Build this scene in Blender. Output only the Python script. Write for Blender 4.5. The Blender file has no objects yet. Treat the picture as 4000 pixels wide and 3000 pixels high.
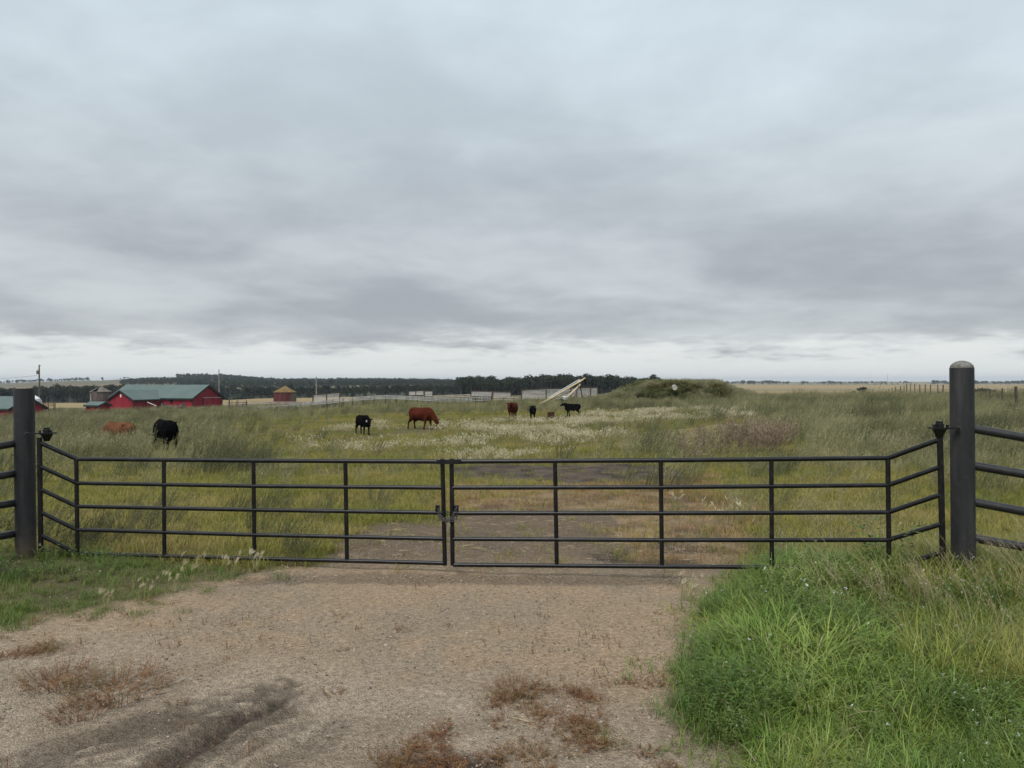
import bpy, bmesh, math, random
import numpy as np
from mathutils import Vector, Matrix

SC = bpy.context.scene
COL = SC.collection
R = math.radians
random.seed(7)
RNG = np.random.default_rng(11)

# ------------------------------------------------------------------ camera
FPX, HX, HY, CH = 3000.0, 2000.0, 1490.0, 1.75      # focal length / horizon in 4000x3000 pixels, eye height
cam = bpy.data.cameras.new("camera")
cam.sensor_width = 36.0
cam.lens = 36.0 * FPX / 4000.0
cam.shift_y = -(1500.0 - HY) / 4000.0
cam.clip_start = 0.05
cam.clip_end = 20000.0
cam_o = bpy.data.objects.new("camera", cam)
cam_o.location = (0, 0, CH)
cam_o.rotation_euler = (R(90), 0, 0)
COL.objects.link(cam_o)
SC.camera = cam_o

# ------------------------------------------------------------------ world: overcast sky
SUN_EL, SUN_AZ = R(52), R(205)
W = bpy.data.worlds.new("World")
SC.world = W
W.use_nodes = True
nt = W.node_tree
nt.nodes.clear()


def N(t, typ, **kw):
    n = t.nodes.new(typ)
    for k, v in kw.items():
        setattr(n, k, v)
    return n


def math_node(t, op, a, b=None, clamp=False):
    n = N(t, "ShaderNodeMath", operation=op)
    n.use_clamp = clamp
    for i, v in enumerate((a, b)):
        if v is None:
            continue
        if isinstance(v, (int, float)):
            n.inputs[i].default_value = v
        else:
            t.links.new(v, n.inputs[i])
    return n.outputs[0]


def mixc(t, fac, a, b, mode="MIX"):
    n = N(t, "ShaderNodeMix", data_type="RGBA", blend_type=mode)
    for i, v in ((0, fac), (6, a), (7, b)):
        if isinstance(v, (int, float)):
            n.inputs[i].default_value = v
        elif isinstance(v, tuple):
            n.inputs[i].default_value = (*v, 1.0)[:4]
        else:
            t.links.new(v, n.inputs[i])
    return n.outputs[2]


def maprange(t, v, a, b, c=0.0, d=1.0, smooth=True):
    n = N(t, "ShaderNodeMapRange")
    n.interpolation_type = "SMOOTHSTEP" if smooth else "LINEAR"
    t.links.new(v, n.inputs[0])
    for i, x in enumerate((a, b, c, d)):
        n.inputs[i + 1].default_value = x
    return n.outputs[0]


def noise(t, vec, scale, detail=4.0, rough=0.55, dist=0.0):
    n = N(t, "ShaderNodeTexNoise")
    n.inputs["Scale"].default_value = scale
    n.inputs["Detail"].default_value = detail
    n.inputs["Roughness"].default_value = rough
    n.inputs["Distortion"].default_value = dist
    if vec is not None:
        t.links.new(vec, n.inputs["Vector"])
    return n.outputs[0]


tc = N(nt, "ShaderNodeTexCoord")
sep = N(nt, "ShaderNodeSeparateXYZ")
nt.links.new(tc.outputs["Generated"], sep.inputs[0])
zc = math_node(nt, "MAXIMUM", sep.outputs[2], 0.0)
zd = math_node(nt, "ADD", zc, 0.16)
u = math_node(nt, "DIVIDE", sep.outputs[0], zd)
v = math_node(nt, "DIVIDE", sep.outputs[1], zd)
cmb = N(nt, "ShaderNodeCombineXYZ")
nt.links.new(u, cmb.inputs[0])
nt.links.new(v, cmb.inputs[1])
cmb.inputs[2].default_value = 3.7
cv = cmb.outputs[0]
big = noise(nt, cv, 0.80, 2.0, 0.45, 0.2)
med = noise(nt, cv, 2.0, 4.0, 0.52, 0.3)
fine = noise(nt, cv, 6.5, 4.0, 0.55, 0.2)
dens = math_node(nt, "ADD", math_node(nt, "MULTIPLY", big, 0.58), math_node(nt, "ADD", math_node(nt, "MULTIPLY", med, 0.33), math_node(nt, "MULTIPLY", fine, 0.09)))
dens = maprange(nt, dens, 0.33, 0.64)
elev = N(nt, "ShaderNodeMath", operation="ARCSINE")
nt.links.new(sep.outputs[2], elev.inputs[0])
el = math_node(nt, "MULTIPLY", elev.outputs[0], 180 / math.pi)
low_dark, low_light = (0.33, 0.352, 0.378), (0.58, 0.61, 0.63)
high_dark, high_light = (0.455, 0.525, 0.57), (0.69, 0.795, 0.86)
hi = maprange(nt, el, 6.0, 27.0)
dens = math_node(nt, "ADD", math_node(nt, "MULTIPLY", dens, 0.84), maprange(nt, el, 22.0, 6.0, 0.0, 0.16), True)
dark = mixc(nt, hi, low_dark, high_dark)
light = mixc(nt, hi, low_light, high_light)
cl = mixc(nt, dens, light, dark)
# the bright gap under the cloud base, with a ragged upper edge
elw = math_node(nt, "ADD", el, math_node(nt, "MULTIPLY", math_node(nt, "SUBTRACT", math_node(nt, "ADD", math_node(nt, "MULTIPLY", med, 0.65), math_node(nt, "MULTIPLY", fine, 0.35)), 0.5), 7.0))
gap = maprange(nt, elw, 3.6, 1.6)
cl = mixc(nt, math_node(nt, "MULTIPLY", gap, 0.85), cl, (0.74, 0.765, 0.755))
sky = N(nt, "ShaderNodeTexSky", sky_type="NISHITA")
sky.sun_disc = False
sky.sun_elevation = SUN_EL
sky.sun_rotation = SUN_AZ
bg1 = N(nt, "ShaderNodeBackground")
nt.links.new(sky.outputs[0], bg1.inputs[0])
bg1.inputs[1].default_value = 0.004
bg2 = N(nt, "ShaderNodeBackground")
nt.links.new(cl, bg2.inputs[0])
bg2.inputs[1].default_value = 0.50
add = N(nt, "ShaderNodeAddShader")
nt.links.new(bg1.outputs[0], add.inputs[0])
nt.links.new(bg2.outputs[0], add.inputs[1])
wo = N(nt, "ShaderNodeOutputWorld")
nt.links.new(add.outputs[0], wo.inputs[0])

sl = bpy.data.lights.new("sun", "SUN")
sl.energy = 1.5
sl.angle = R(32)
sl.color = (1.0, 0.965, 0.92)
so = bpy.data.objects.new("sun", sl)
# sun high behind the camera's left shoulder, wholly veiled by cloud
sd = Vector((math.sin(SUN_AZ) * math.cos(SUN_EL), math.cos(SUN_AZ) * math.cos(SUN_EL), math.sin(SUN_EL)))
so.rotation_euler = (-sd).to_track_quat("-Z", "Y").to_euler()
COL.objects.link(so)

vs = SC.view_settings
vs.view_transform = "Standard"
vs.look = "None"
vs.gamma = 1.0
vs.exposure = 1.1
vs.use_curve_mapping = False
SC.render.engine = "CYCLES"
SC.cycles.use_denoising = True
SC.cycles.max_bounces = 4
SC.cycles.diffuse_bounces = 2
SC.cycles.transparent_max_bounces = 4
SC.cycles.volume_bounces = 0

# ------------------------------------------------------------------ helpers


def U(px, py, D):
    """pixel of the 4000x3000 photograph at depth D -> world point"""
    return np.array([(px - HX) / FPX * D, D, CH - (py - HY) / FPX * D])


def fract(a):
    return a - np.floor(a)


def hash2(ix, iy, s):
    return fract(np.sin(ix * 127.1 + iy * 311.7 + s * 74.7) * 43758.5453)


def vnoise(x, y, s=0.0):
    ix, iy = np.floor(x), np.floor(y)
    fx, fy = x - ix, y - iy
    fx = fx * fx * (3 - 2 * fx)
    fy = fy * fy * (3 - 2 * fy)
    a = hash2(ix, iy, s) * (1 - fx) + hash2(ix + 1, iy, s) * fx
    b = hash2(ix, iy + 1, s) * (1 - fx) + hash2(ix + 1, iy + 1, s) * fx
    return a * (1 - fy) + b * fy


def fbm(x, y, s=0.0, o=4):
    t, a, m = 0.0, 0.5, 0.0
    for i in range(o):
        t = t + a * vnoise(x * 2 ** i, y * 2 ** i, s + i * 3.1)
        m += a
        a *= 0.5
    return t / m


def sstep(a, b, v):
    t = np.clip((v - a) / (b - a), 0, 1)
    return t * t * (3 - 2 * t)


# terrain: heights by distance for several bearings (x / y)
KY = [1, 8, 15, 25, 40, 60, 90, 115, 150, 180, 250, 400, 560, 900, 1300, 1700, 2300, 3500, 9000]
KT = {
    -.72: [0, 0, -.40, -.95, -1.5, -2.0, -3.0, -3.8, -4.8, -5.2, -6.5, -10, -11, -9.5, -7, -4.5, -10, -12, -12],
    -.55: [0, 0, -.38, -.90, -1.4, -1.85, -2.7, -3.3, -4.2, -4.9, -6.0, -9.5, -11, -7.5, -1.5, 4.5, -4, -10, -12],
    -.45: [0, 0, -.35, -.85, -1.3, -1.6, -2.3, -2.9, -3.8, -4.6, -5.6, -8.5, -10.5, -6.0, 3.5, 12.5, 0, -8, -12],
    -.39: [0, 0, -.35, -.80, -1.2, -1.5, -2.1, -2.8, -3.6, -4.4, -5.3, -8, -10, -5.5, 4, 11.5, 0, -8, -12],
    -.30: [0, 0, -.33, -.75, -1.1, -1.35, -2.0, -2.7, -3.3, -3.7, -4.4, -7.0, -8.5, -6.0, -2.0, 1.0, -4, -8, -12],
    -.15: [0, 0, -.30, -.66, -1.05, -1.25, -1.35, -1.6, -2.2, -2.8, -3.8, -6.0, -7, -5.5, -2.0, 1.0, -4, -8, -12],
    .00: [0, 0, -.28, -.64, -1.0, -1.12, -1.0, -1.4, -2.0, -2.6, -3.6, -5.2, -6, -5.5, -5.0, -5, -6, -7, -12],
    .20: [0, 0, -.25, -.50, -.85, -1.0, -.75, -.8, -1.6, -2.2, -3.2, -4.2, -4.6, -4.6, -4.8, -5, -5.5, -2, -12],
    .35: [0, 0, -.22, -.36, -.55, -.65, -.55, -.7, -1.3, -2.0, -3.0, -3.6, -4, -4.2, -4.6, -5, -5.5, 0, -12],
    .50: [0, 0, -.18, -.26, -.38, -.38, -.38, -.6, -1.2, -1.9, -3.0, -3.4, -3.8, -4.2, -4.6, -5, -5.5, 1, -12],
    .72: [0, 0, -.15, -.20, -.20, -.10, -.25, -.5, -1.2, -1.9, -3.0, -3.4, -3.8, -4.2, -4.6, -5, -5.0, 1, -12],
}
_ly = np.linspace(math.log(.5), math.log(9500), 900)
_ts = np.array(sorted(KT))
_tab = []
_ker = np.exp(-np.linspace(-2, 2, 25) ** 2)
_ker /= _ker.sum()
for t_ in _ts:
    p_ = np.interp(_ly, np.log(KY), KT[t_])
    p_ = np.convolve(np.pad(p_, 12, mode="edge"), _ker, mode="valid")
    _tab.append(p_)
_tab = np.array(_tab)
MX, MY = 23.6, 108.0          # mound centre


def mound(x, y):
    dx = x - MX
    dx = np.where(dx > 0, dx / 11.2, dx / 11.4)
    dy = (y - MY) / 7.0
    r = np.sqrt(dx * dx + dy * dy)
    return 2.05 * (1 - sstep(0.42, 1.05, r + .22 * (fbm(x * .35, y * .35, 5) - .5)))


def terrain(x, y):
    x = np.asarray(x, float)
    y = np.asarray(y, float)
    rr = np.maximum(np.sqrt(x * x + y * y), .6)
    ya = np.maximum(y, rr * .55)
    t = np.clip(x / np.maximum(ya, 1.5), _ts[0], _ts[-1])
    fy = np.clip((np.log(np.maximum(ya, .6)) - _ly[0]) / (_ly[1] - _ly[0]), 0, len(_ly) - 1.001)
    iy = fy.astype(int)
    fy = fy - iy
    it = np.clip(np.searchsorted(_ts, t) - 1, 0, len(_ts) - 2)
    ft = (t - _ts[it]) / (_ts[it + 1] - _ts[it])
    ft = ft * ft * (3 - 2 * ft)
    z = (_tab[it, iy] * (1 - ft) + _tab[it + 1, iy] * ft) * (1 - fy) + (_tab[it, iy + 1] * (1 - ft) + _tab[it + 1, iy + 1] * ft) * fy
    z = z + mound(x, y)
    z = z + (fbm(x * .35, y * .35, 2) - .5) * .10 * sstep(6, 14, rr) + (fbm(x * 1.3, y * 1.3, 9, 3) - .5) * .035
    return z


def tz(x, y):
    return float(terrain(np.array([x]), np.array([y]))[0])


def gproj(x, y, z):
    yy = np.maximum(y, .4)
    return HX + x / yy * FPX, HY + (CH - z) / yy * FPX


def inpoly(px, py, poly):
    p = np.array(poly, float)
    res = np.zeros(px.shape, bool)
    n = len(p)
    j = n - 1
    for i in range(n):
        xi, yi = p[i]
        xj, yj = p[j]
        c = ((yi > py) != (yj > py)) & (px < (xj - xi) * (py - yi) / (yj - yi + 1e-9) + xi)
        res ^= c
        j = i
    return res


def ground_at(px, py, lo=2.0, hi=400.0):
    """march the pixel's ray to the ground"""
    D = np.geomspace(lo, hi, 4000)
    x = (px - HX) / FPX * D
    z = CH - (py - HY) / FPX * D
    k = np.argmax(z < terrain(x, D))
    return float(x[k]), float(D[k])


MATS = {}


def pmat(name, col, rough=.6, spec=.3, metal=0.0):
    m = bpy.data.materials.new(name)
    m.use_nodes = True
    b = m.node_tree.nodes["Principled BSDF"]
    b.inputs["Base Color"].default_value = (*col, 1)
    b.inputs["Roughness"].default_value = rough
    b.inputs["Specular IOR Level"].default_value = spec
    b.inputs["Metallic"].default_value = metal
    MATS[name] = m
    return m


def wear(name, c1, c2, scale, rough=.6, spec=.3, bump=.0, detail=6.0, lo=.35, hi=.65, stretch=(1, 1, 1), metal=0.0):
    """two-tone procedural material with noise wear and optional bump"""
    m = pmat(name, c1, rough, spec, metal)
    t = m.node_tree
    b = t.nodes["Principled BSDF"]
    g = N(t, "ShaderNodeTexCoord")
    mp = N(t, "ShaderNodeMapping")
    mp.inputs["Scale"].default_value = stretch
    t.links.new(g.outputs["Object"], mp.inputs[0])
    nz = noise(t, mp.outputs[0], scale, detail, .6)
    f = maprange(t, nz, lo, hi)
    t.links.new(mixc(t, f, c1, c2), b.inputs["Base Color"])
    if bump:
        bp = N(t, "ShaderNodeBump")
        bp.inputs["Strength"].default_value = bump
        bp.inputs["Distance"].default_value = .02
        t.links.new(nz, bp.inputs["Height"])
        t.links.new(bp.outputs[0], b.inputs["Normal"])
    return m


def leafmat(name, cols, rough=.55, spec=.25, trans=.25, wscale=.35, tip=None, base=None):
    """foliage: three tones mixed by place and by plant, light passing through the blade"""
    m = bpy.data.materials.new(name)
    m.use_nodes = True
    t = m.node_tree
    b = t.nodes["Principled BSDF"]
    geo = N(t, "ShaderNodeNewGeometry")
    oi = N(t, "ShaderNodeObjectInfo")
    nz = noise(t, geo.outputs["Position"], wscale, 3.0, .6)
    f = math_node(t, "ADD", math_node(t, "MULTIPLY", maprange(t, nz, .3, .7), .6), math_node(t, "MULTIPLY", oi.outputs["Random"], .4))
    cr = N(t, "ShaderNodeValToRGB")
    cr.color_ramp.elements[0].color = (*cols[0], 1)
    cr.color_ramp.elements[0].position = .15
    cr.color_ramp.elements[1].color = (*cols[-1], 1)
    cr.color_ramp.elements[1].position = .85
    for i, c in enumerate(cols[1:-1]):
        e = cr.color_ramp.elements.new(.15 + .7 * (i + 1) / (len(cols) - 1))
        e.color = (*c, 1)
    t.links.new(f, cr.inputs[0])
    col = cr.outputs[0]
    # each blade a little different
    at = N(t, "ShaderNodeAttribute", attribute_name="rnd")
    col = mixc(t, 1.0, col, maprange(t, at.outputs["Fac"], 0, 1, .72, 1.28, False), "MULTIPLY")
    if tip:
        a2 = N(t, "ShaderNodeAttribute", attribute_name="tip")
        col = mixc(t, maprange(t, a2.outputs["Fac"], .55, 1.0, 0, .7), col, tip)
    t.links.new(col, b.inputs["Base Color"])
    b.inputs["Roughness"].default_value = rough
    b.inputs["Specular IOR Level"].default_value = spec
    if trans:
        tr = N(t, "ShaderNodeBsdfTranslucent")
        t.links.new(col, tr.inputs[0])
        mx = N(t, "ShaderNodeMixShader")
        mx.inputs[0].default_value = trans
        t.links.new(b.outputs[0], mx.inputs[1])
        t.links.new(tr.outputs[0], mx.inputs[2])
        t.links.new(mx.outputs[0], t.nodes["Material Output"].inputs[0])
    MATS[name] = m
    return m


class MB:
    """collects vertices and faces, then links them as one mesh object"""

    def __init__(s):
        s.v, s.f, s.rnd, s.tip = [], [], [], []

    def add(s, v, f, rnd=None, tip=None):
        o = len(s.v)
        s.v += [tuple(map(float, p)) for p in v]
        s.f += [tuple(i + o for i in q) for q in f]
        s.rnd += [random.random() if rnd is None else rnd] * len(v)
        s.tip += [0.0] * len(v) if tip is None else list(tip)
        return s

    def box(s, lo, hi):
        x0, y0, z0 = lo
        x1, y1, z1 = hi
        return s.add([(x0, y0, z0), (x1, y0, z0), (x1, y1, z0), (x0, y1, z0), (x0, y0, z1), (x1, y0, z1), (x1, y1, z1), (x0, y1, z1)],
                     [(0, 3, 2, 1), (4, 5, 6, 7), (0, 1, 5, 4), (1, 2, 6, 5), (2, 3, 7, 6), (3, 0, 4, 7)])

    def bar(s, p0, p1, w, h, up=(0, 0, 1)):
        """rectangular bar between two points: w across, h along up"""
        p0, p1 = Vector(p0), Vector(p1)
        d = (p1 - p0).normalized()
        upv = Vector(up)
        sd_ = d.cross(upv)
        if sd_.length < 1e-4:
            sd_ = Vector((1, 0, 0))
        sd_.normalize()
        upv = sd_.cross(d).normalized()
        a, b = sd_ * w / 2, upv * h / 2
        v = [p + i * a + j * b for p in (p0, p1) for i, j in ((-1, -1), (1, -1), (1, 1), (-1, 1))]
        return s.add(v, [(0, 3, 2, 1), (4, 5, 6, 7), (0, 1, 5, 4), (1, 2, 6, 5), (2, 3, 7, 6), (3, 0, 4, 7)])

    def tube(s, pts, rad, n=12, cap=True, tip=None):
        pts = [Vector(p) for p in pts]
        rad = [rad] * len(pts) if isinstance(rad, (int, float)) else rad
        v, prev = [], None
        for i, p in enumerate(pts):
            d = (pts[min(i + 1, len(pts) - 1)] - pts[max(i - 1, 0)]).normalized()
            a = d.orthogonal().normalized() if prev is None else (prev - d * prev.dot(d)).normalized()
            prev = a
            b = d.cross(a)
            for k in range(n):
                an = 2 * math.pi * k / n
                v.append(p + (a * math.cos(an) + b * math.sin(an)) * rad[i])
        f = []
        for i in range(len(pts) - 1):
            for k in range(n):
                f.append((i * n + k, i * n + (k + 1) % n, (i + 1) * n + (k + 1) % n, (i + 1) * n + k))
        if cap:
            f.append(tuple(range(n - 1, -1, -1)))
            f.append(tuple((len(pts) - 1) * n + k for k in range(n)))
        return s.add(v, f, tip=None)

    def lathe(s, prof, c=(0, 0, 0), n=24):
        """profile of (radius, z), turned about the vertical through c"""
        v, f = [], []
        for r_, z_ in prof:
            for k in range(n):
                a = 2 * math.pi * k / n
                v.append((c[0] + r_ * math.cos(a), c[1] + r_ * math.sin(a), c[2] + z_))
        for i in range(len(prof) - 1):
            for k in range(n):
                f.append((i * n + k, i * n + (k + 1) % n, (i + 1) * n + (k + 1) % n, (i + 1) * n + k))
        if prof[0][0] > 1e-4:
            f.append(tuple(range(n - 1, -1, -1)))
        if prof[-1][0] > 1e-4:
            f.append(tuple((len(prof) - 1) * n + k for k in range(n)))
        return s.add(v, f)

    def mesh(s, name, mat, smooth=False, origin=(0, 0, 0), attrs=False):
        me = bpy.data.meshes.new(name)
        o = origin
        me.from_pydata([(p[0] - o[0], p[1] - o[1], p[2] - o[2]) for p in s.v], [], s.f)
        if attrs:
            for nm, dat in (("rnd", s.rnd), ("tip", s.tip)):
                a = me.attributes.new(nm, "FLOAT", "POINT")
                a.data.foreach_set("value", np.array(dat, np.float32))
        if mat is not None:
            me.materials.append(MATS[mat] if isinstance(mat, str) else mat)
        if smooth:
            me.polygons.foreach_set("use_smooth", np.ones(len(me.polygons), bool))
        me.update()
        return me


def autosmooth(me, ang=40):
    me.polygons.foreach_set("use_smooth", np.ones(len(me.polygons), bool))
    bm = bmesh.new()
    bm.from_mesh(me)
    for e in bm.edges:
        if len(e.link_faces) == 2 and e.calc_face_angle(0) > R(ang):
            e.smooth = False
    bm.to_mesh(me)
    bm.free()


def tag(o, label=None, cat=None, group=None, kind=None):
    if label:
        o["label"] = label
    if cat:
        o["category"] = cat
    if group:
        o["group"] = group
    if kind:
        o["kind"] = kind
    return o


def thing(name, loc, label, cat, group=None, rz=0.0):
    o = bpy.data.objects.new(name, None)
    o.empty_display_size = .2
    o.location = tuple(map(float, loc))
    o.rotation_euler = (0, 0, rz)
    COL.objects.link(o)
    return tag(o, label, cat, group)


def part(name, mb, mat, parent, smooth=False, world=True, ang=None):
    """mesh object under its thing; world=True: vertices are in world space"""
    org = (0, 0, 0)
    if world and parent is not None:
        p, org = parent, Vector((0, 0, 0))
        while p is not None:
            org = org + p.location
            p = p.parent
    me = mb if isinstance(mb, bpy.types.Mesh) else mb.mesh(name, mat, smooth, org)
    if ang:
        autosmooth(me, ang)
    o = bpy.data.objects.new(name, me)
    COL.objects.link(o)
    if parent is not None:
        o.parent = parent
    return o


def solo(name, mb, mat, loc, label, cat, group=None, smooth=False, ang=None):
    """a thing that is one mesh, its origin at loc"""
    me = mb.mesh(name, mat, smooth, loc)
    if ang:
        autosmooth(me, ang)
    o = bpy.data.objects.new(name, me)
    o.location = tuple(map(float, loc))
    COL.objects.link(o)
    return tag(o, label, cat, group)


# ------------------------------------------------------------------ zones of the ground, as outlines in the photograph
BIG = 9000
P_DRIVE = [(-4000, 2800), (-2500, 2570), (0, 2455), (180, 2418), (330, 2390), (480, 2352), (580, 2305), (740, 2275), (890, 2252), (1000, 2228),
           (1290, 2195), (1330, 2095), (1400, 2062), (1740, 2032), (1765, 1990), (1950, 1955), (2200, 1925), (2500, 1905), (2700, 1930), (2800, 2020), (2860, 2120), (2880, 2200),
           (2860, 2270), (2770, 2330), (2720, 2420), (2710, 2500), (2720, 2560), (2650, 2640), (2600, 2740), (2660, 2840), (2760, 2920),
           (2940, 3000), (3300, BIG), (-4000, BIG)]
P_MUD = [(1780, 1872), (1830, 1815), (2300, 1812), (2650, 1828), (2640, 1876), (2300, 1888)]
P_STRIP = [(2420, 1742), (2480, 1695), (2880, 1652), (2960, 1662), (2820, 1705), (2600, 1745)]
P_LUSH = [(3040, 2215), (2900, 2268), (2800, 2325), (2740, 2420), (2730, 2500), (2750, 2560), (2690, 2650), (2640, 2740), (2700, 2840), (2800, 2920), (2980, 3000),
          (3330, BIG), (BIG, BIG), (BIG, 2200), (4300, 2195), (3300, 2205), (3000, 2205)]
P_LAWN = [(-BIG, 2150), (150, 2150), (700, 2200), (1000, 2235), (900, 2275), (760, 2302), (600, 2337), (500, 2392), (330, 2427), (180, 2457), (0, 2492), (-BIG, 2700)]
P_CENTRE = [(980, 2160), (900, 2050), (860, 1900), (960, 1760), (960, 1660), (1000, 1625), (1300, 1612), (1900, 1612), (2500, 1606), (2930, 1606),
            (2960, 1640), (2640, 1760), (2640, 1900), (2900, 2000), (2960, 2170)]
FOX = [([(1690, 1668), (1950, 1640), (2250, 1612), (2600, 1588), (2945, 1586), (2945, 1622), (2700, 1634), (2350, 1650), (2230, 1680), (1900, 1700), (1740, 1694)], 1.0),
       ([(1640, 1750), (1720, 1716), (1900, 1682), (2180, 1680), (2340, 1692), (2300, 1735), (2050, 1765), (1850, 1775)], .75),
       ([(1060, 1738), (1200, 1712), (1500, 1712), (1820, 1706), (1850, 1748), (1500, 1740), (1100, 1746)], .55),
       ([(1270, 1672), (1480, 1644), (1640, 1638), (1640, 1662), (1320, 1684)], .5),
       ([(1700, 1652), (1830, 1644), (1960, 1640), (1960, 1664), (1720, 1668)], .6),
       ([(2300, 1690), (2390, 1670), (2490, 1672), (2480, 1700), (2300, 1712)], .7),
       ([(2590, 1760), (2640, 1716), (2720, 1718), (2720, 1760), (2620, 1776)], .6),
       ([(1480, 1870), (1500, 1830), (1600, 1832), (1610, 1880), (1520, 1890)], .35),
       ([(2560, 1950), (2580, 1870), (2680, 1860), (2700, 1900), (2800, 1950), (2960, 2000), (2980, 2040), (2800, 2020), (2620, 2000)], .4)]
P_W1 = [(1480, 3060), (1560, 2880), (1800, 2760), (2050, 2700), (2300, 2660), (2560, 2640), (2540, 2760), (2620, 2900), (2760, 3060)]
P_W2 = [(-400, 2700), (-400, 2480), (60, 2500), (230, 2520), (350, 2590), (520, 2640), (540, 2700), (420, 2760), (280, 2740), (150, 2690), (0, 2720)]
P_GOLDRUST = [(1760, 2000), (1770, 1900), (2300, 1885), (2650, 1870), (2780, 1850), (2900, 1930), (3000, 2050), (2980, 2180), (2800, 2240), (2500, 2215), (2400, 2100), (2420, 1990), (1960, 1985)]


def warp(x, y, amt, s):
    return x + (fbm(x * 1.7, y * 1.7, s, 3) - .5) * amt * 2, y + (fbm(x * 1.7, y * 1.7, s + 7, 3) - .5) * amt * 2


def zone(x, y, z, poly, amt=.35, s=1.0):
    wx, wy = warp(x, y, amt * np.clip(np.maximum(y, 2) / 6, .6, 4), s)
    px, py = gproj(wx, wy, z)
    return inpoly(px, py, poly)


# tyre tracks and damp smears in the foreground (pixel polylines laid on the ground)
TRACKS = []
RUT1 = [(-250, 3080), (120, 2985), (450, 2890), (900, 2752), (1150, 2690)]
RUT2 = [(560, 3060), (663, 2988), (800, 2905), (946, 2812), (1080, 2760)]
for pl, wd, dk, dep in ([([(a_ + o_, b_ + o_ * .8) for a_, b_ in RUT1], w_, k_, e_) for o_, w_, k_, e_ in ((-46, .045, .45, .010), (-14, .07, .62, .022), (24, .05, .55, .016), (60, .05, .35, .008))] +
                        [([(a_ + o_, b_ + o_ * .5) for a_, b_ in RUT2], w_, k_, e_) for o_, w_, k_, e_ in ((-50, .04, .7, .018), (0, .06, .95, .040), (55, .05, .6, .016), (120, .05, .4, .008))]) + list((
                        ([(900, 3100), (1060, 2990), (1250, 2900), (1330, 2830)], .08, .32, .010),
                        ([(2420, 2180), (2560, 2165), (2720, 2150)], .22, .8, .012),
                        ([(1000, 2270), (1400, 2262), (2000, 2264), (2600, 2268)], .16, .42, .008),
                        ([(1560, 2990), (1700, 2975), (1900, 2985)], .07, .95, .01))):
    TRACKS.append((np.array([ground_at(*p, lo=1.2) for p in pl]), wd, dk, dep))


def seg_dist(x, y, pl):
    d = np.full(x.shape, 1e9)
    for a, b in zip(pl[:-1], pl[1:]):
        ab = b - a
        t = np.clip(((x - a[0]) * ab[0] + (y - a[1]) * ab[1]) / (ab @ ab), 0, 1)
        d = np.minimum(d, np.hypot(x - a[0] - t * ab[0], y - a[1] - t * ab[1]))
    return d


# ------------------------------------------------------------------ ground mesh (polar sheet, split into pieces of the setting)
ang = np.concatenate([np.linspace(-180, -66, 24)[:-1], np.linspace(-66, 66, 440), np.linspace(66, 180, 24)[1:]])
rad = np.concatenate([np.linspace(.15, 1.8, 14)[:-1], np.geomspace(1.8, 9000, 640)])
A_, R_ = np.meshgrid(np.radians(ang), rad)
gx, gy = (R_ * np.sin(A_)), (R_ * np.cos(A_))
gz = terrain(gx, gy)
near = sstep(16, 9, R_)
wet = np.zeros_like(gz)
for pl, wd, dk, dep in TRACKS:
    d = seg_dist(gx, gy, pl)
    d = d + (fbm(gx * 3, gy * 3, 21) - .5) * wd * .9
    hf = fbm(gx * 7, gy * 15, 33, 4)
    e = sstep(.22, .72, np.exp(-(d / (1.25 * wd)) ** 2) + (hf - .5) * 1.0) * (d < wd * 2.6)
    wet = np.maximum(wet, e * dk)
    gz = gz + (hf - .5) * dep * 1.1 * np.exp(-(d / (1.6 * wd)) ** 2)
    gz = gz - dep * np.exp(-(d / wd) ** 2) + dep * .55 * np.exp(-((d - wd * 1.5) / (wd * .5)) ** 2)
drive = zone(gx, gy, gz, P_DRIVE, .22, 4) & (R_ < 22)
mud = zone(gx, gy, gz, P_MUD, .25, 6) & (R_ > 8) & (R_ < 60)
strip = zone(gx, gy, gz, P_STRIP, .4, 8) & (R_ < 80) & (R_ > 14)
gz = gz + np.where(drive | mud, (fbm(gx * 9, gy * 9, 40, 3) - .5) * .016 * near, 0) + np.where(mud, (fbm(gx * 4, gy * 4, 44, 3) - .5) * .10, 0)
mnd = (mound(gx, gy) > .12)
tb = gx / np.maximum(gy, 1)
gold = (gy > 60) & (((tb > -.62) & (tb < -.2) & (gy > 212) & (gy < 405)) | ((tb > .19) & (gy > 205) & (gy < 430 + 60 * tb)) | ((tb > .1) & (gy > 560) & (gy < 1420)) | ((tb > -.75) & (tb < -.40) & (gy > 800) & (gy < 1080 + 500 * (tb + .72))))
far = (gy > 420) & ~gold
# colours of the bare ground itself
cc = np.zeros(gz.shape + (3,))
n1 = fbm(gx * .9, gy * .9, 51)
n2 = fbm(gx * 3.1, gy * 3.1, 57)


def lerp(a, b, f):
    return np.asarray(a) * (1 - f[..., None]) + np.asarray(b) * f[..., None]


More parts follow.
